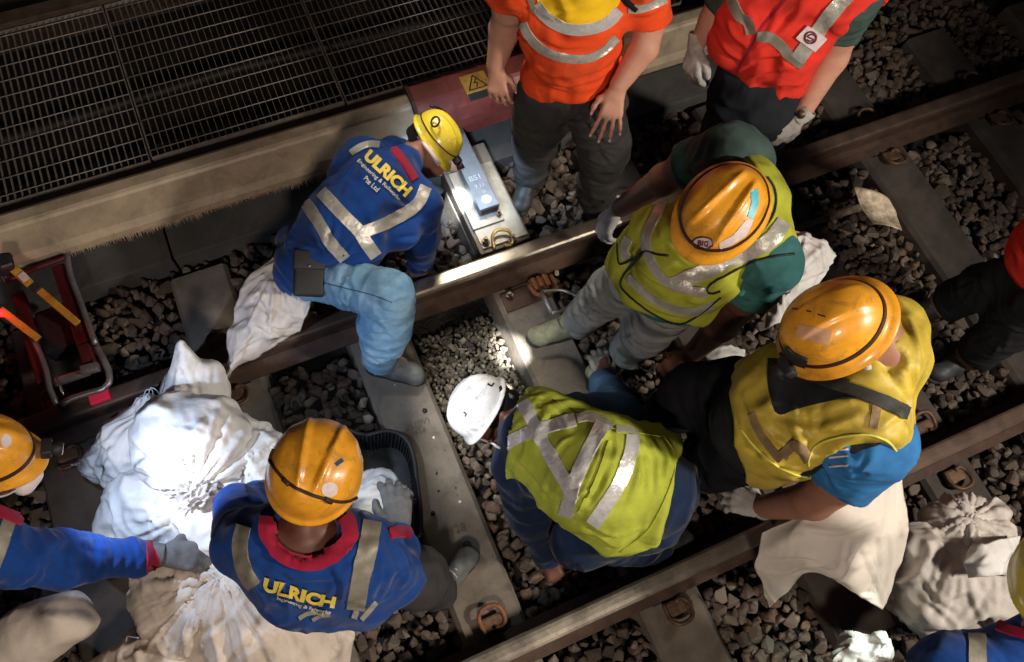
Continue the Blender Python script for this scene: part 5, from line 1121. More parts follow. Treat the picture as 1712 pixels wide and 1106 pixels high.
q_ = cast([bvh(b6), bvh([c for c in r6.children if c.name.startswith('hair')][-1])], 841, 700, .002)
cord('chin_strap', [b6, s6], [(803, 730), (816, 738), (830, 745), (838, 748)], .005, 'sticker_white', r6, .006)
MB().tube(polyline([hfr.p(.075, .06, -.02), hfr.p(.078, .02, -.05), hfr.p(.05, .05, -.11)], .01), .004, 6).build('chin_strap', 'fabric_crimson', r6, True)
MB().cyl(hfr.p(-.05, -.085, .01), -hfr.f, .015, .012, 16).build('lamp_battery', 'glove_grey', r6, True)
glove(r6, g6, vdir(1003, 618, -.1, 1, -.35), vdir(1003, 618, .2, 0, 1), 1, .6, 1.0, 'tape_dull')
boot(PX(1094, 905, .11), PX(1130, 900, .05)-PX(1094, 905, .05), (0, 0, 1), 'boot_dark', r6)
boot(PX(1095, 782, .11), PX(1135, 775, .05)-PX(1095, 782, .05), (0, 0, 1), 'boot_dark', r6)

# ================================================================== P7: back to us, blue company shirt, orange helmet
zc = 1.20
hfr = Frame(PX(522, 800, zc-.06), vdir(527, 782, .02, .38, .92), vdir(527, 782, .25, 1, -.35))
body = [cap('torso', j(412, 905, .98, 38), j(618, 915, .98, 38)), cap('torso', j(455, 915, .98, 66), j(580, 925, .98, 66)), cap('torso', j(470, 955, .90, 60), j(590, 960, .88, 60)), cap('torso', j(500, 995, .82, 52), j(600, 985, .78, 56)), cap('torso', j(515, 900, 1.02, 40), j(515, 880, 1.06, 36))]
body += [cap('ua', j(630, 925, .95, 38), j(666, 966, .78, 34)), cap('fa', j(672, 960, .76, 28), j(670, 896, .66, 19)), cap('ua2', j(402, 905, .96, 38), j(400, 850, .78, 32)), cap('fa2', j(400, 850, .78, 28), j(455, 830, .45, 20))]
body += [cap('hip', j(585, 955, .66, 48), j(505, 955, .66, 44)), cap('thigh', j(590, 965, .62, 52), j(695, 965, .48, 44)), cap('shin', j(697, 965, .48, 40), j(735, 985, .13, 26)), cap('thigh2', j(500, 965, .62, 50), j(450, 945, .50, 42)), cap('shin2', j(450, 945, .50, 40), j(450, 960, .13, 26))]
body += [cap('neck', (hfr.p(0, -.03, -.02), .058), (j(512, 898, 1.0, 30)[0], .074))]+head_prims(hfr, 1.02)
g7 = j(669, 884, .64, 1)[0]
body += sub(hand_prims(g7, vdir(660, 850, -.15, 1, -.25), vdir(660, 850, .1, .1, 1), -1, .4, .9), 'hand')
r7, b7 = person(PX(600, 1010, 0), 'person in blue shirt with crimson collar seen from behind, reaching into the tray', body, 'skin_brown', .0095, .02)
cloth('trousers', r7, body, ('hip', 'thigh', 'shin', 'thigh2', 'shin2'), .012, 'dark_trouser', .009, sd=71)
s7 = cloth('work_shirt', r7, body, ('torso', 'ua', 'fa', 'ua2', 'fa2'), .012, 'fabric_blue', .010, sd=72, along=8, holes=[cap('x', (j(512, 880, 1.10, 1)[0], .090), (j(512, 870, 1.2, 1)[0], .1))], cuts=[(j(673, 900, .50, 1)[0], vdir(672, 895, -.1, 1, -.5), .09)])
folds(s7, spray((640, 900), 95, 175, 6, 80, seed=25)+spray((405, 905), 20, 95, 5, 70, seed=26)+spray((690, 950), 120, 240, 5, 50, seed=27)+[[(470, 950), (500, 966), (560, 964)], [(560, 950), (575, 975), (572, 1010)], [(640, 920), (652, 960), (636, 1000)], [(665, 910), (680, 950), (668, 990)], [(585, 1000), (620, 1010), (650, 996)]], .007, .012)
hair_cap(r7, hfr, 1.02, -.02)
strip('collar', [s7, b7], [(446, 866), (446, 892), (462, 918), (490, 935), (525, 939), (558, 928), (582, 904), (583, 878), (574, 866)], 23, 'fabric_crimson', r7, .012, thick=.008)
strip('cuff', [s7, b7], [(651, 893), (668, 889), (688, 893)], 18, 'fabric_crimson', r7, .006)
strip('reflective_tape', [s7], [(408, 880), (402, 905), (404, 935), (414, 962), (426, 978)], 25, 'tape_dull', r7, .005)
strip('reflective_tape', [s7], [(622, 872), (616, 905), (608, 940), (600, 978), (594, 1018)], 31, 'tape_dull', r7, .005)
strip('reflective_tape', [s7], [(592, 1032), (596, 1020)], 9, 'tape', r7, .004); strip('reflective_tape', [s7], [(604, 1034), (618, 1018), (628, 1006)], 8, 'tape', r7, .004)
text_on('company_name', [s7], 'ULRICH', (501, 990), 122, 21, 15, 'print_yellow', r7, .055, .009, -3)
text_on('company_line', [s7], 'Engineering & Railworks', (508, 1010), 92, 7, 16, 'print_pale', r7, .012, .008, -2)
text_on('company_line', [s7], 'Pte Ltd', (532, 1020), 22, 6, 16, 'print_pale', r7, .012, .008)
strip('reflective_tape', [s7], [(500, 1032), (514, 1024), (532, 1022)], 7, 'tape', r7, .004); strip('reflective_tape', [s7], [(522, 1035), (536, 1028), (552, 1026)], 6, 'tape', r7, .004)
hf7, hs7 = helmet(r7, PX(527, 786, zc-.035), hfr.u, hfr.f, 'hat_orange', 1.0, 'ridge', .004, .014, wide=1.10)
cord('headlamp_band', [hs7], [(445, 745), (452, 770), (478, 803), (510, 822), (548, 834), (575, 838), (598, 831)], .0042, 'band_brown', r7, .003)
cord('band_clip', [hs7], [(474, 800), (484, 810)], .006, 'band_brown', r7, .004); cord('band_clip', [hs7], [(542, 832), (553, 838)], .007, 'band_brown', r7, .004)
strip('sticker', [hs7], [(561, 777), (573, 768)], 7, 'denim_blur', r7, .001)
patch('sticker', [hs7], [(551+14*math.cos(a), 818+13*math.sin(a)) for a in np.linspace(0, 5.8, 10)], 'sticker_white', r7, .0012, 5)
strip('sticker', [hs7], [(601, 746), (607, 758), (610, 770)], 6, 'chalk', r7, .001)
MB().tube(polyline([hfr.p(.088, .02, -.02), hfr.p(.06, -.07, -.035), hfr.p(0, -.105, -.045), hfr.p(-.06, -.07, -.035), hfr.p(-.088, .02, -.02)], .01), .005, 6).build('mask_strap', 'sticker_white', r7, True)
glove(r7, g7, vdir(660, 850, -.15, 1, -.25), vdir(660, 850, .1, .1, 1), -1, .45, 1.08, 'glove_grey')
boot(PX(742, 975, .12), PX(785, 925, .05)-PX(745, 972, .05), (0, 0, 1), 'boot_grey', r7, 1.0, 'tape_bright')

# ================================================================== P8: left edge, reaching in
zc = 1.10
hfr = Frame(PX(-34, 782, zc-.06), vdir(0, 760, -.10, .50, .82), vdir(0, 760, 1, -.20, -.3))
body = [cap('torso', j(-70, 910, .92, 60), j(-120, 960, .88, 80)), cap('torso', j(-22, 890, .92, 40), j(-90, 900, .92, 60)), cap('torso', j(-120, 950, .86, 90), j(-200, 1000, .70, 90)), cap('neck', (hfr.p(0, -.02, -.04), .056), (j(-56, 880, .96, 30)[0], .07))]
body += [cap('ua', j(-20, 920, .92, 46), j(100, 935, .72, 38)), cap('fa', j(100, 935, .72, 36), j(258, 930, .52, 22)), cap('thigh2', j(-200, 1000, .6, 70), j(-130, 940, .45, 60)), cap('shin2', j(-130, 940, .45, 50), j(-180, 980, .1, 34))]
body += head_prims(hfr, 1.02)
g8 = j(272, 927, .52, 1)[0]; body += sub(hand_prims(g8, vdir(300, 930, 1, -.05, -.1), vdir(300, 930, 0, .2, 1), -1, .3), 'hand')
r8, b8 = person(PX(0, 1000, 0), 'person at the left edge in face mask, gloved hand over the sacks', body, 'skin_brown', .0095, .02)
s8 = cloth('work_shirt', r8, body, ('torso', 'ua', 'fa'), .012, 'fabric_blue', .009, sd=81, cuts=[(j(250, 930, .53, 1)[0], vdir(250, 930, 1, 0, -.1), .09)])
cloth('trousers', r8, body, ('thigh2', 'shin2'), .010, 'black_cloth', .008, sd=82)
folds(s8, spray((60, 930), -40, 40, 6, 70, seed=28)+spray((120, 900), 0, 120, 6, 60, seed=29)+[[(210, 912), (220, 930), (214, 950)], [(232, 912), (240, 930), (236, 950)], [(190, 910), (200, 934), (188, 956)], [(20, 890), (50, 930), (60, 970)]], .006, .011)
strip('cuff', [s8, b8], [(255, 905), (255, 930), (255, 955)], 20, 'fabric_crimson', r8, .006)
strip('collar', [s8, b8], [(-20, 850), (8, 862), (34, 872)], 16, 'fabric_crimson', r8, .012)
strip('reflective_tape', [s8], [(14, 872), (6, 895), (-4, 925), (-14, 950)], 22, 'tape_dull', r8, .005)
hf8, hs8 = helmet(r8, PX(-38, 760, zc-.04), hfr.u, hfr.f, 'hat_orange', .98, 'crest', .006, .03, band=(.10, .02, 0, .006))
headlamp(r8, hf8, .165, .022, 0, 1.0)
patch('sticker', [hs8], [(10+9*math.cos(a), 737+12*math.sin(a)) for a in np.linspace(0, 5.8, 10)], 'sticker_white', r8, .0012, 5)
P = [cap('m', (hfr.p(-.03, .105, -.055), .03), (hfr.p(.03, .105, -.055), .03)), cap('m', (hfr.p(0, .125, -.05), .028), (hfr.p(0, .10, -.09), .03))]
V, Q = surface(P, .006, .02); adopt(r8, mesh_obj('face_mask', V, Q, 'sticker_white'))
MB().tube(polyline([hfr.p(.03, .11, -.05), hfr.p(.075, .06, -.03), hfr.p(.088, .0, .0)], .01), .003, 6).build('mask_loop', 'chalk', r8, True)
hair_cap(r8, hfr)
glove(r8, g8, vdir(300, 930, 1, -.05, -.12), vdir(300, 930, 0, .2, 1), -1, .35, 1.15, 'glove_grey')

# ================================================================== P9: right edge, dark trousers and red shirt
rh = Frame(PX(1850, 330, 1.42), vdir(1800, 330, .3, .4, .9), vdir(1800, 330, -.6, -.6, .2))
body = [cap('torso', j(1752, 425, .88, 46), j(1770, 450, .86, 52)), cap('torso', j(1770, 420, .92, 66), j(1820, 380, 1.2, 70)), cap('torso', j(1790, 330, 1.3, 40), j(1880, 440, 1.3, 44)), cap('thigh', j(1730, 450, .78, 38), j(1650, 480, .45, 34)), cap('shin', j(1650, 480, .45, 33), j(1580, 505, .12, 26)), cap('thigh2', j(1745, 490, .78, 44), j(1690, 545, .45, 36)), cap('shin2', j(1690, 545, .45, 34), j(1628, 592, .12, 28))]
body += neck_prims(rh, j(1830, 370, 1.32, 30)[0])+head_prims(rh)+[cap('ua', j(1800, 330, 1.3, 38), j(1760, 300, 1.05, 28)), cap('fa', j(1760, 300, 1.05, 24), j(1790, 330, .85, 18))]
r9, b9 = person(PX(1620, 560, 0), 'person cut by the right edge, black trousers and red shirt', body, 'skin_tan', .011, .02)
tr9 = cloth('trousers', r9, body, ('thigh', 'shin', 'thigh2', 'shin2'), .012, 'black_panel', .008, sd=91, cuts=[(j(1578, 506, .12, 1)[0], vdir(1578, 506, -1, -.4, -.4), .1), (j(1626, 594, .12, 1)[0], vdir(1626, 594, -.8, -.6, -.4), .1)])
v9 = cloth('shirt', r9, body, ('torso', 'ua'), .016, 'hv_red', .006, sd=92)
folds(tr9, spray((1650, 470), 100, 220, 6, 60, seed=30)+spray((1690, 545), 90, 220, 6, 60, seed=31), .006, .012)
q_ = cast([bvh(tr9)], 1665, 427, .01) or (PX(1665, 427, .7), np.array([0, 0, 1.]))
MB().cyl(q_[0], q_[1], .012, .008, 14).build('key_tag', 'chalk', r9, True)
boot(PX(1575, 506, .11), PX(1540, 520, .05)-PX(1575, 508, .05), (0, 0, 1), 'boot_dark', r9); boot(PX(1622, 594, .11), PX(1590, 612, .05)-PX(1622, 596, .05), (0, 0, 1), 'boot_dark', r9)

# ================================================================== P10: bottom right corner
rh = Frame(PX(1772, 985, 1.12), vdir(1740, 990, .05, .5, .8), vdir(1740, 990, 0, 1, -.2))
body = [cap('torso', j(1590, 1120, .92, 52), j(1740, 1120, .95, 64)), cap('torso', j(1620, 1150, .88, 70), j(1740, 1160, .88, 80)), cap('torso', j(1700, 1090, .98, 40), j(1730, 1070, 1.02, 36)), cap('ua', j(1580, 1120, .92, 44), j(1570, 1180, .7, 38)), cap('ua', j(1800, 1120, .92, 44), j(1820, 1180, .7, 38)), cap('hips', j(1640, 1260, .6, 70), j(1720, 1260, .6, 70)), cap('thigh', j(1640, 1260, .55, 60), j(1600, 1250, .3, 50)), cap('thigh', j(1720, 1260, .55, 60), j(1760, 1250, .3, 50))]
body += neck_prims(rh, j(1735, 1060, 1.04, 30)[0])+head_prims(rh)
r10, b10 = person(PX(1680, 1180, 0), 'person in the lower right corner, blue shoulder and yellow helmet edge', body, 'skin_tan', .011, .02)
s10 = cloth('work_shirt', r10, body, ('torso', 'ua', 'hips'), .012, 'fabric_blue', .008, sd=95)
strip('reflective_tape', [s10], [(1634, 1060), (1634, 1080), (1634, 1106), (1636, 1130)], 30, 'tape_dull', r10, .005)
strip('collar', [s10, b10], [(1668, 1046), (1684, 1052), (1704, 1058), (1730, 1064)], 16, 'fabric_crimson', r10, .008)
helmet(r10, rh.p(0, 0, .03), rh.u, rh.f, 'hat_yellow', 1.02, 'crest', .008, .02); hair_cap(r10, rh)
# ------------------------------------------------------------------ sacks
def sack(name, label, blobs, material, ties=(), amp=.020, sd=0, h=.0095, k=.07, fr=5.0, radial=14, parent=None, group='white sacks of spoil', lines=(), fa=.0065, fw=.013):
    h *= .78
    """blobs: (px, py, z, r px, px2, py2, z2, r2); ties: centres where the mouth is gathered"""
    P = [cap('s', j(*b[:4]), j(*b[4:])) for b in blobs]
    P = [p for p in P]
    V, Q = surface(P, h, k, 0, cuts=[((P[0][1][0], P[0][1][1], -.045), (0, 0, -1), 2.0)])
    N = normals(V, Q); W = .25*np.stack([vnoise(V*5, sd+1), vnoise(V*5+9, sd+2), vnoise(V*5+17, sd+3)], 1)
    f = .5*crease((V+W*.5)*fr, sd)+.42*crease((V+W*.4)*fr*2.3+4, sd+3)+.07*crease((V+W*.3)*fr*4.6+9, sd+5)+.5*vnoise(V*3, sd+7)
    disp = 1.5*amp*(f-.45)
    for (c, ax, R, A) in ties:
        c = np.asarray(c); ax = unit(ax); v = V-c; hgt = v@ax; rad = v-hgt[:, None]*ax; r = np.linalg.norm(rad, axis=1)+1e-6; un = rad/r[:, None]
        w = np.exp(-(r/R)**2); pl = crease(un*radial/3.2+np.stack([r*3]*3, 1)+7, sd+11)*.65+crease(un*radial/1.5+2, sd+12)*.35
        disp = disp*(1-w*.6)+A*w*(pl-.45)
    V = V+N*disp[:, None]
    o = mesh_obj(name, V, Q, material)
    if lines: folds(o, lines, fa, fw)
    if parent is None: rebase(o, (float(V[:, 0].mean()), float(V[:, 1].mean()), 0)); tag(o, label, 'sack', group)
    else: adopt(parent, o)
    return o
up = (0, 0, 1)
def scatter_lines(cx, cy, rx, ry, n, L, seed, a0=0, a1=360):
    rr = random.Random(seed); out = []
    for i in range(max(3, n//4)):
        x = cx+rr.uniform(-rx, rx); y = cy+rr.uniform(-ry, ry); a = math.radians(rr.uniform(a0, a1)); l = 1.9*L*rr.uniform(.5, 1.2); b = rr.uniform(-.4, .4)
        out.append([(x+math.cos(a+b*t)*l*(t-.5), y+math.sin(a+b*t)*l*(t-.5)) for t in (0, .35, .7, 1)])
    return out
# pile on the left
sack('sack', 'pointed white sack standing upright at the top of the pile, beside the rail', [(318, 660, .24, 46, 340, 655, .24, 40), (322, 650, .26, 46, 302, 572, .48, 4), (352, 625, .30, 24, 350, 690, .20, 34)], 'sack', [(PX(300, 570, .5), vdir(300, 570, 0, 1, .4), .25, .006)], .012, 101, radial=9, k=.03, lines=[[(302, 575), (310, 620), (330, 660)], [(302, 575), (298, 620), (290, 660)], [(340, 610), (335, 640), (345, 670)], [(290, 650), (320, 640), (355, 650)], [(285, 670), (320, 662), (350, 672)]]+scatter_lines(325, 640, 35, 40, 14, 40, 1))
sack('sack', 'white sack at the left of the pile tapering to a knotted point', [(225, 740, .22, 56, 215, 790, .20, 44), (215, 762, .22, 54, 165, 774, .20, 24), (165, 774, .20, 26, 120, 777, .18, 3), (225, 730, .22, 52, 246, 682, .28, 24), (246, 682, .3, 22, 243, 664, .36, 9)], 'sack', [(PX(122, 777, .18), vdir(122, 777, -1, 0, .1), .26, .012), (PX(243, 664, .36), vdir(243, 664, 0, 1, .3), .14, .008)], .014, 111, k=.04, lines=spray((122, 777), -50, 50, 9, 110, seed=2)+scatter_lines(215, 760, 50, 60, 26, 60, 3, 20, 110))
s_main = sack('sack', 'big bright white sack in the middle of the pile, pleats gathered to its tied mouth', [(300, 745, .42, 72, 345, 735, .42, 76), (290, 720, .40, 64, 370, 790, .38, 62), (320, 790, .40, 60, 350, 760, .44, 60)], 'sack', [(PX(322, 818, .52), vdir(322, 818, 0, -.3, 1), .24, .034)], .012, 121, radial=13, lines=spray((322, 818), -150, -20, 17, 125, .15, seed=4)+spray((322, 818), 150, 200, 4, 60, seed=5)+scatter_lines(300, 760, 70, 60, 22, 50, 6))
sack('sack', 'white sack on the right of the pile behind the orange helmet', [(400, 750, .36, 50, 425, 770, .36, 56), (395, 730, .34, 40, 430, 740, .34, 34), (420, 800, .36, 50, 400, 830, .36, 44)], 'sack', [(PX(400, 780, .5), vdir(400, 780, -.2, 0, 1), .16, .018)], .018, 131, lines=spray((405, 790), -130, -10, 9, 80, seed=7)+scatter_lines(420, 770, 40, 50, 20, 46, 8))
sack('sack', 'bluish white sack below the brightest one, beside the reaching sleeve', [(225, 850, .30, 58, 290, 860, .34, 60), (210, 890, .28, 46, 300, 910, .32, 50), (250, 830, .30, 50, 300, 850, .34, 50)], 'sack', [(PX(330, 850, .45), vdir(330, 850, .3, 0, 1), .22, .020)], .016, 141, lines=spray((330, 850), 130, 230, 10, 120, seed=9)+scatter_lines(250, 870, 60, 50, 24, 50, 10))
sack('sack', 'brightly lit white sack under the gloved hand', [(350, 870, .40, 54, 400, 860, .40, 50), (370, 900, .38, 50, 340, 880, .38, 50)], 'sack', [], .018, 151, lines=scatter_lines(370, 870, 50, 50, 22, 44, 11))
mouth = sack('sack_mouth', '', [(296, 828, .49, 14, 345, 824, .50, 16), (310, 818, .52, 14, 335, 838, .51, 16), (345, 826, .51, 13, 375, 818, .49, 10), (300, 832, .5, 10, 318, 850, .48, 13)], 'sack_grimy', [], .026, 161, .0065, .012, 16, parent=None)
tag(mouth, 'grimy crumpled cloth scrap tucked at the tied mouth of the big sack', 'cloth scrap', 'white sacks of spoil'); mouth.name = 'cloth_scrap'
sack('sack', 'cream sack with wet grimy side, below the reaching arm', [(290, 985, .30, 66, 330, 1000, .32, 60), (250, 960, .34, 30, 330, 950, .38, 40), (215, 952, .36, 10, 280, 945, .38, 24), (300, 1040, .26, 60, 350, 1040, .30, 60)], 'sack_cream', [(PX(350, 965, .5), vdir(350, 965, .3, .5, 1), .26, .020)], .028, 171, k=.05, lines=spray((350, 965), 100, 200, 9, 110, seed=12)+scatter_lines(290, 1000, 70, 60, 30, 60, 13))
sack('sack', 'large cream sack in folds behind the worker in blue, along the lower edge', [(400, 960, .36, 58, 440, 1020, .34, 66), (380, 1000, .34, 60, 480, 1060, .30, 62), (420, 1080, .28, 70, 520, 1090, .24, 60)], 'sack_cream', [(PX(365, 955, .5), vdir(365, 955, -.3, .5, 1), .36, .026)], .022, 181, radial=11, lines=spray((368, 960), 20, 120, 14, 150, .15, seed=14)+scatter_lines(440, 1040, 80, 60, 26, 70, 15))
sack('sack', 'cream sack at the bottom edge, lower left of the pile', [(230, 1110, .16, 54, 330, 1100, .20, 60), (180, 1125, .14, 30, 260, 1110, .2, 40)], 'sack_cream', [], .018, 191, lines=scatter_lines(260, 1090, 90, 20, 16, 60, 16))
sheet_obj('sack_flap', [[(470, 985), (520, 1005), (565, 1030), (592, 1042)], [(455, 1030), (510, 1045), (560, 1060), (590, 1062)], [(440, 1080), (500, 1085), (560, 1092), (588, 1090)], [(430, 1120), (500, 1120), (560, 1120), (585, 1112)]], [[.46, .42, .34, .26], [.44, .40, .32, .24], [.42, .38, .30, .22], [.4, .36, .28, .2]], 'sack_cream', 60, 60, .012, 7, 5, lines=spray((470, 985), 20, 100, 10, 120, .15, seed=36)+scatter_lines(540, 1060, 50, 30, 12, 60, 37))
tag(bpy.context.scene.objects['sack_flap'], 'loose cream flap of sack cloth over the stones, right of the pile', 'sack cloth'); bpy.context.scene.objects['sack_flap'].name = 'sack_cloth'
sack('sack', 'smooth pinkish sack lying in the lower left corner', [(60, 1060, .30, 44, 110, 1035, .34, 40), (20, 1080, .28, 46, 70, 1050, .32, 46), (115, 1035, .34, 38, 142, 1040, .34, 22), (0, 1120, .26, 52, 40, 1070, .3, 48)], 'sack_cream', [], .008, 201, fr=3)
m = MB(); m.tube(polyline([PX(240, 662, .38), PX(245, 651, .40), PX(254, 651, .40), PX(256, 660, .36)], .01), .002, 5); m.tube(polyline([PX(248, 662, .38), PX(252, 648, .42), PX(262, 652, .4), PX(268, 662, .3)], .01), .002, 5)
o = m.build('tie_string', 'chalk', None, True); rebase(o, PX(248, 662, .36)); tag(o, 'loop of white string on the knotted neck of the left sack', 'string')
m = MB().tube(polyline([PX(232, 1066, .35), PX(212, 1064, .33), PX(211, 1072, .32)], .01), .0022, 5); o = m.build('loose_thread', 'chalk', None, True); rebase(o, PX(220, 1066, .33)); tag(o, 'pale thread hanging off the left side of the cream sack', 'thread')
# sack the worker pulls out of the tray
sack('sack', 'folded white sack held in the black tray by the gloved hand', [(625, 815, .34, 30, 660, 845, .34, 26), (615, 840, .34, 32, 650, 860, .32, 26), (640, 820, .34, 24, 674, 830, .32, 14)], 'sack', [], .022, 211, .007, .03, 8, lines=scatter_lines(645, 835, 40, 30, 20, 34, 17))
# cloth bag hanging beside the kneeling worker
sheet_obj('sack_cloth', [[(462, 424), (482, 440), (500, 478), (520, 498)], [(412, 466), (440, 480), (474, 500), (508, 532)], [(392, 520), (420, 530), (455, 545), (498, 550)], [(376, 580), (396, 582), (425, 572), (462, 574)], [(365, 622), (372, 630), (384, 628), (400, 612)]], [[.50, .52, .50, .46], [.46, .50, .47, .40], [.38, .44, .42, .33], [.28, .34, .34, .28], [.20, .24, .24, .20]], 'sack_grimy', 80, 60, .026, 8, 55, .012, lines=spray((470, 440), 70, 150, 9, 150, .2, seed=31)+[[(430, 520), (460, 545), (500, 545)], [(425, 540), (460, 556), (496, 556)], [(440, 500), (470, 520), (506, 530)], [(372, 622), (400, 585), (440, 560)]]+scatter_lines(430, 520, 50, 60, 20, 50, 32))
o = bpy.context.scene.objects['sack_cloth.001'] if 'sack_cloth.001' in bpy.context.scene.objects else bpy.context.scene.objects['sack_cloth']; tag(o, 'crumpled off-white sack hanging over the rail beside the belt pouch of the kneeling worker', 'sack')
# cloth at the right of the olive vest
o = sheet_obj('cloth', [[(1318, 388), (1345, 392), (1372, 402), (1394, 422)], [(1312, 420), (1340, 422), (1368, 434), (1393, 440)], [(1310, 462), (1335, 466), (1355, 462), (1376, 458)], [(1290, 500), (1310, 505), (1330, 500), (1352, 486)], [(1276, 550), (1290, 545), (1310, 530), (1330, 520)]], [[.72, .75, .72, .66], [.74, .80, .76, .68], [.76, .82, .76, .70], [.72, .76, .72, .68], [.66, .68, .66, .62]], 'sack', 70, 70, .020, 11, 61, .006, lines=scatter_lines(1345, 430, 40, 40, 22, 46, 34)+scatter_lines(1310, 510, 25, 35, 10, 50, 35))
tag(o, 'white sack cloth bunched between the olive vest and the wide orange helmet', 'sack cloth')
o = sheet_obj('cloth_scrap', [[(1180, 584), (1200, 576), (1225, 578), (1246, 584)], [(1180, 596), (1205, 592), (1228, 592), (1249, 600)], [(1188, 612), (1205, 612), (1225, 606), (1244, 604)], [(1192, 620), (1204, 618), (1218, 614), (1228, 608)]], [[.10, .12, .12, .1], [.12, .15, .15, .12], [.12, .15, .14, .12], [.10, .12, .12, .1]], 'sack', 26, 26, .012, 16, 65, .005)
tag(o, 'small white cloth scrap on the stones near a dark-skinned hand', 'cloth scrap')
# sheet hanging right of the yellow vest
o = sheet_obj('plastic_sheet', [[(1275, 890), (1330, 866), (1400, 840), (1470, 800), (1502, 780)], [(1268, 925), (1320, 900), (1390, 885), (1460, 880), (1516, 865)], [(1262, 945), (1310, 925), (1375, 940), (1440, 925), (1519, 902)], [(1276, 975), (1310, 960), (1360, 950), (1430, 972), (1505, 940)], [(1286, 1016), (1312, 990), (1355, 955), (1430, 992), (1474, 1018)]], [[.50, .60, .66, .66, .60], [.46, .60, .66, .64, .56], [.38, .54, .58, .56, .48], [.28, .42, .52, .48, .40], [.20, .34, .44, .38, .30]], 'sheet', 90, 90, .012, 4.5, 71, .003, lines=[[(1300, 930), (1350, 930), (1400, 945)], [(1310, 960), (1350, 945), (1400, 950)], [(1420, 905), (1412, 940), (1405, 960)], [(1470, 880), (1472, 940), (1455, 990)], [(1490, 890), (1490, 940), (1476, 1000)], [(1280, 985), (1290, 1000), (1300, 1010)], [(1340, 880), (1400, 890), (1460, 870)], [(1505, 800), (1506, 860), (1512, 900)]]+scatter_lines(1400, 940, 90, 50, 10, 80, 33), fa=.007, fw=.012)
tag(o, 'broad cream woven sheet hanging over the rail beside the blue sleeve', 'sheet')
# right-hand sacks
sack('sack', 'grey white sack at the right, its crumpled neck uppermost', [(1590, 875, .34, 46, 1640, 870, .34, 44), (1600, 900, .36, 50, 1650, 900, .34, 46)], 'sack_grimy', [(PX(1630, 860, .5), vdir(1630, 860, .2, .2, 1), .22, .022)], .030, 221, k=.05, lines=spray((1630, 862), 0, 360, 16, 60, seed=18)+scatter_lines(1620, 890, 60, 40, 24, 46, 19))
sack('sack', 'translucent grey white sack behind the cream sheet, bright patch on its side', [(1570, 960, .34, 66, 1640, 970, .34, 66), (1550, 930, .36, 52, 1660, 940, .36, 46), (1560, 1000, .30, 54, 1640, 1000, .30, 50)], 'sack_grimy', [], .032, 231, k=.05, fr=4, lines=scatter_lines(1600, 970, 80, 60, 44, 80, 20))
sack('sack', 'cream sack with a torn corner in front of the grey sacks at the right', [(1520, 1010, .22, 36, 1580, 1040, .22, 40), (1570, 1040, .22, 36, 1640, 1035, .24, 36)], 'sack_cream', [], .026, 241, k=.03, fr=6, lines=scatter_lines(1570, 1030, 70, 40, 24, 60, 21))
o = sheet_obj('sack_cloth', [[(1625, 905), (1650, 905), (1680, 900), (1712, 895)], [(1615, 930), (1645, 928), (1680, 925), (1708, 920)], [(1608, 945), (1640, 948), (1675, 945), (1700, 945)], [(1618, 968), (1645, 965), (1672, 962), (1690, 966)]], [[.56, .60, .58, .50], [.58, .63, .60, .52], [.57, .62, .60, .52], [.54, .58, .56, .50]], 'sack', 30, 30, .016, 10, 81, .006)
tag(o, 'bright white fold of cloth lying on the grey sack at the right edge', 'sack cloth')
sack('sack', 'glaring white sack at the lower right beside the blue shoulder', [(1430, 1090, .28, 34, 1470, 1085, .30, 28), (1462, 1080, .32, 20, 1478, 1058, .38, 6), (1410, 1098, .26, 26, 1440, 1110, .26, 30)], 'sack', [], .022, 251, .007, .02, 9, lines=scatter_lines(1445, 1085, 40, 30, 18, 34, 22))
# rolled cloth bag on the seat side: dark plastic bag between worker in yellow and stones is left to shadow
# ------------------------------------------------------------------ head torches in use
def torch(loc, target, power, ang, col=(.80, .90, 1.0), blend=.6, size=.015): lamp('head_torch', loc, target, power, col, ang, blend, size)
T1 = hf.p(0, .19, .02)
torch(T1, PX(768, 336, .09), 200, 19, (.85, .93, 1), .9); torch(T1, PX(790, 270, .15), 13, 110, (.50, .72, 1))
torch(hf8.p(0, .215, .015), PX(345, 810, .5), 23, 120, (.58, .72, 1), .5); torch(hf8.p(0, .215, .015), PX(350, 815, .5), 7, 50, (.86, .94, 1), 1)
torch(rh2.p(0, .17, .03), PX(815, 442, .18), 60, 24, (1, .96, .86)); torch(rh2.p(0, .17, .03), PX(850, 420, .1), 25, 80, (1, .9, .75))
torch(hf7.p(.0, .17, .03), PX(800, 690, .4), 36, 46, (.9, .95, 1)); torch(hf7.p(.0, .17, .0), PX(640, 800, .3), 8, 80, (.8, .9, 1))
torch(PX(905, 628, .50), PX(857, 590, -.02), 260, 17, (1, .98, .93), .9); torch(rh.p(0, .2, 0), PX(1450, 1085, .35), 50, 30, (.86, 1, .9), .9); torch(PX(852, 648, .52), PX(780, 610, 0), 8, 90, (1, .86, .66))
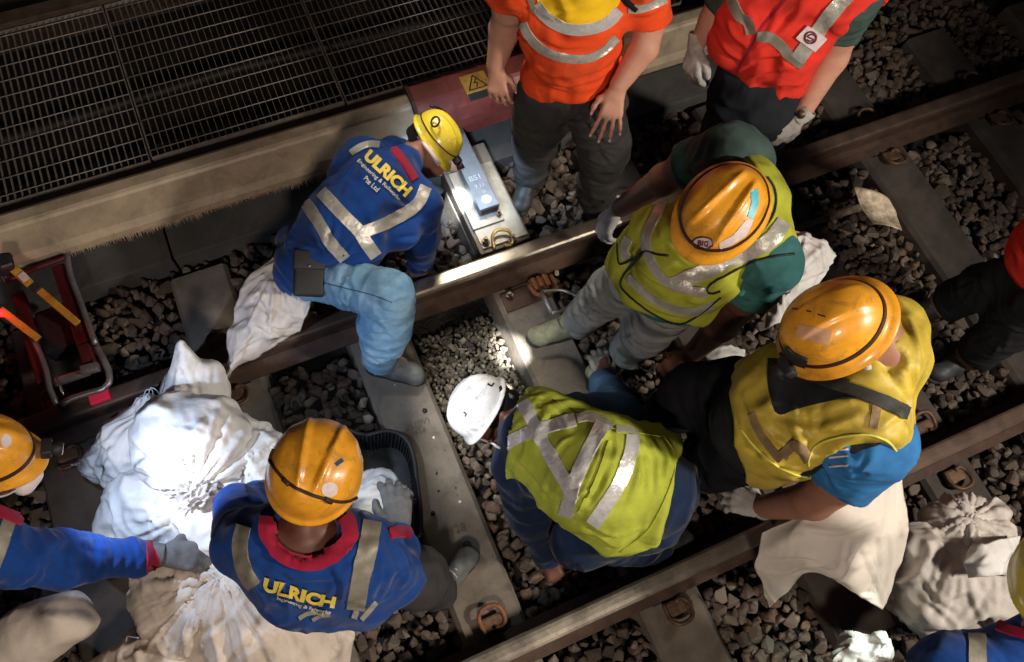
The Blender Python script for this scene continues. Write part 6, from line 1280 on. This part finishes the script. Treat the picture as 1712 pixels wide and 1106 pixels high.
# ------------------------------------------------------------------ ballast
print('people+sacks', round(time.time()-T0, 1))
rng = np.random.default_rng(5)
def rocks(n, sub=0):
    out = []
    for i in range(n):
        bm = bmesh.new(); P = rng.normal(size=(15, 3)); P /= np.linalg.norm(P, axis=1)[:, None]; P *= np.array([1, rng.uniform(.68, .95), rng.uniform(.5, .8)])*rng.uniform(.82, 1.05, size=(15, 1))
        for p in P: bm.verts.new(p)
        r = bmesh.ops.convex_hull(bm, input=bm.verts[:]); bmesh.ops.delete(bm, geom=[v for v in bm.verts if not v.link_faces], context='VERTS')
        bmesh.ops.bevel(bm, geom=bm.edges[:], offset=.09, segments=1, affect='EDGES', clamp_overlap=True)
        bmesh.ops.triangulate(bm, faces=bm.faces[:]); bm.verts.ensure_lookup_table()
        out.append((np.array([v.co[:] for v in bm.verts]), np.array([[v.index for v in f.verts] for f in bm.faces]))); bm.free()
    return out
RK = rocks(14)
def blocked(x, y):
    b = (np.abs(np.abs(y)-.7525) < .088) & (x < 12)
    for c in SL: b |= (np.abs(x-c) < .142) & (np.abs(y) < 1.30)
    b |= (y > 1.34) & (x < 2.4); b |= (x > .72) & (x < 1.02) & (y > .82); return b
def points(x0, x1, y0, y1, s, z, zj):
    nx = int((x1-x0)/s); ny = int((y1-y0)/(s*.87)); X, Y = np.meshgrid(np.arange(nx)*s+x0, np.arange(ny)*s*.87+y0, indexing='ij'); X = X+(np.arange(ny) % 2)*s/2
    X = X.ravel()+rng.uniform(-.34, .34, X.size)*s; Y = Y.ravel()+rng.uniform(-.34, .34, Y.size)*s
    ok = ~blocked(X, Y); X = X[ok]; Y = Y[ok]; Z = z+rng.uniform(-zj, zj, X.size)+.014*vnoise(np.stack([X*3, Y*3, X*0], 1), 3); return np.stack([X, Y, Z], 1)
def fine(P): return (P[:, 0] > .30) & (P[:, 0] < .76) & (P[:, 1] > .08+.05*np.sin(P[:, 0]*17)) & (P[:, 1] < .68)
def in_view(P, m=60):
    v = P-CAM; d = v@FW; x = PW/2+F*(v@RT)/d; y = PH/2-F*(v@UP)/d; return (d > 0) & (x > -m-200) & (x < PW+m+200) & (y > -m-150) & (y < PH+m+150)
A1 = points(-2.2, 4.2, -2.3, 3.0, .058, -.088, .008); A2 = points(-2.2, 4.2, -2.3, 3.0, .058, -.060, .010); A3 = points(-2.2, 4.2, -2.3, 3.0, .105, -.036, .012)
big = np.vstack([A1, A2, A3]); big = big[~fine(big) & in_view(big)]
size = rng.uniform(.020, .047, len(big))*np.where(rng.random(len(big)) < .14, 1.3, 1); pit = (big[:, 0] > .30) & (big[:, 0] < .76) & (big[:, 1] > -.7) & (big[:, 1] < .3); big[pit, 2] -= .05; tone = np.clip(rng.beta(2, 2.6, len(big)), 0, 1)
def rotm(n):
    q = rng.normal(size=(n, 4)); q /= np.linalg.norm(q, axis=1)[:, None]; a, b, c, d = q.T
    return np.stack([np.stack([1-2*(c*c+d*d), 2*(b*c-a*d), 2*(b*d+a*c)], 1), np.stack([2*(b*c+a*d), 1-2*(b*b+d*d), 2*(c*d-a*b)], 1), np.stack([2*(b*d-a*c), 2*(c*d+a*b), 1-2*(b*b+c*c)], 1)], 1)
def merged(name, P, sz, tn, material):
    R_ = rotm(len(P)); kind = rng.integers(0, len(RK), len(P)); VV = []; FF = []; TT = []; off = 0
    for k_ in range(len(RK)):
        i = np.where(kind == k_)[0]
        if not len(i): continue
        v, f = RK[k_]; W = np.einsum('nij,vj->nvi', R_[i], v)*sz[i][:, None, None]+P[i][:, None, :]
        FF.append((f[None]+(np.arange(len(i))*len(v))[:, None, None]+off).reshape(-1, 3)); VV.append(W.reshape(-1, 3)); TT.append(np.repeat(tn[i], len(v))); off += len(i)*len(v)
    return mesh_obj(name, np.vstack(VV), np.vstack(FF), material, smooth=False, attr=np.concatenate(TT))
# the 300 stones that show largest stand alone; visibility is asked of the finished scene
bpy.context.view_layer.update(); dg = bpy.context.evaluated_depsgraph_get()
dist = np.linalg.norm(big-CAM, axis=1); v = big-CAM; d = v@FW; sx = PW/2+F*(v@RT)/d; sy = PH/2-F*(v@UP)/d
cand = np.where((sx > 8) & (sx < PW-8) & (sy > 8) & (sy < PH-8) & (big[:, 2] > -.066))[0]; cand = cand[np.argsort(-(size[cand]/d[cand]))]
own = []
for i in cand:
    p = Vector(big[i]); dr = (p-CV); L = dr.length; dr.normalize()
    hit = S.ray_cast(dg, CV, dr, distance=L-size[i]*.8)
    if not hit[0]: own.append(i)
    if len(own) >= 300: break
mask = np.ones(len(big), bool); mask[own] = False
bed = tag(merged('ballast_bed', big[mask], size[mask], tone[mask], 'stone'), kind='stuff')
protos = []
for t_ in range(3):
    for k_ in range(8):
        vv, ff = RK[k_]; me = bpy.data.meshes.new('stone'); me.from_pydata([tuple(q) for q in vv.tolist()], [], [tuple(q) for q in ff.tolist()]); a_ = me.attributes.new('tone', 'FLOAT', 'POINT'); a_.data.foreach_set('value', np.full(len(vv), (.15, .45, .8)[t_], np.float32)); me.materials.append(M['stone']); protos.append(me)
Rr = rotm(len(own))
for n_, i in enumerate(own):
    t_ = 0 if tone[i] < .33 else (1 if tone[i] < .62 else 2)
    o = bpy.data.objects.new('stone', protos[t_*8+n_ % 8]); COL.objects.link(o); o.parent = bed
    o.matrix_local = Matrix.Translation(Vector(big[i]))@Matrix(Rr[n_].tolist()).to_4x4()@Matrix.Scale(float(size[i]), 4)
# dug-out bay of finer stone between the two sleepers
def bay(s, z, zj): P = points(.33, .745, -.66, .66, s, z, zj); return P[fine(P)]
G1 = np.vstack([bay(.026, -.125, .006), bay(.026, -.108, .008), bay(.028, -.092, .012)]); G1[:, 2] -= .03*np.exp(-((G1[:, 1]-.58)/.12)**2)
tag(merged('fine_gravel', G1, rng.uniform(.009, .020, len(G1))*np.where(rng.random(len(G1)) < .22, 1.7, 1), rng.random(len(G1)), 'gravel'), kind='stuff')
for i, (px, py, z, r) in enumerate([(930, 456, .02, .026), (616, 700, -.01, .03), (607, 672, -.01, .034), (967, 236, .03, .045), (1006, 855, -.0, .03)]):
    me = bpy.data.meshes.new('pale_stone'); vv, ff = RK[i+3]; me.from_pydata([tuple(q) for q in vv.tolist()], [], [tuple(q) for q in ff.tolist()]); a_ = me.attributes.new('tone', 'FLOAT', 'POINT'); a_.data.foreach_set('value', np.full(len(vv), 1.0, np.float32)); me.materials.append(M['stone'])
    o = bpy.data.objects.new('pale_stone', me); COL.objects.link(o); o.location = PX(px, py, z); o.scale = (r, r, r)
    tag(o, ['round white stone beside the rusty clamp', 'pale stone left of the stamped sleeper, nearer the tray', 'pale stone left of the stamped sleeper, nearer the rail', 'large pale stone between the legs of the worker in orange', 'pale stone below the navy sleeve between the rails'][i], 'stone', 'single pale stones')
rn2 = random.Random(4); P_ = []
for i in range(90):
    px, py = rn2.gauss(1468, 18), rn2.gauss(432, 24); q = PX(px, py, .004)
    if abs(q[0]-1.57) < .12: P_.append(q)
for i in range(60):
    q = np.array((.19+rn2.uniform(-.11, .11), rn2.uniform(-.5, .55), .003)); P_.append(q)
for i in range(60):
    q = np.array((.88+rn2.uniform(-.11, .11), rn2.uniform(.0, .5), .003)); P_.append(q)
tag(merged('stone_chips', np.array(P_), rng.uniform(.0015, .0045, len(P_)), rng.uniform(.6, 1, len(P_)), 'stone'), kind='stuff')
print('done', round(time.time()-T0, 1))
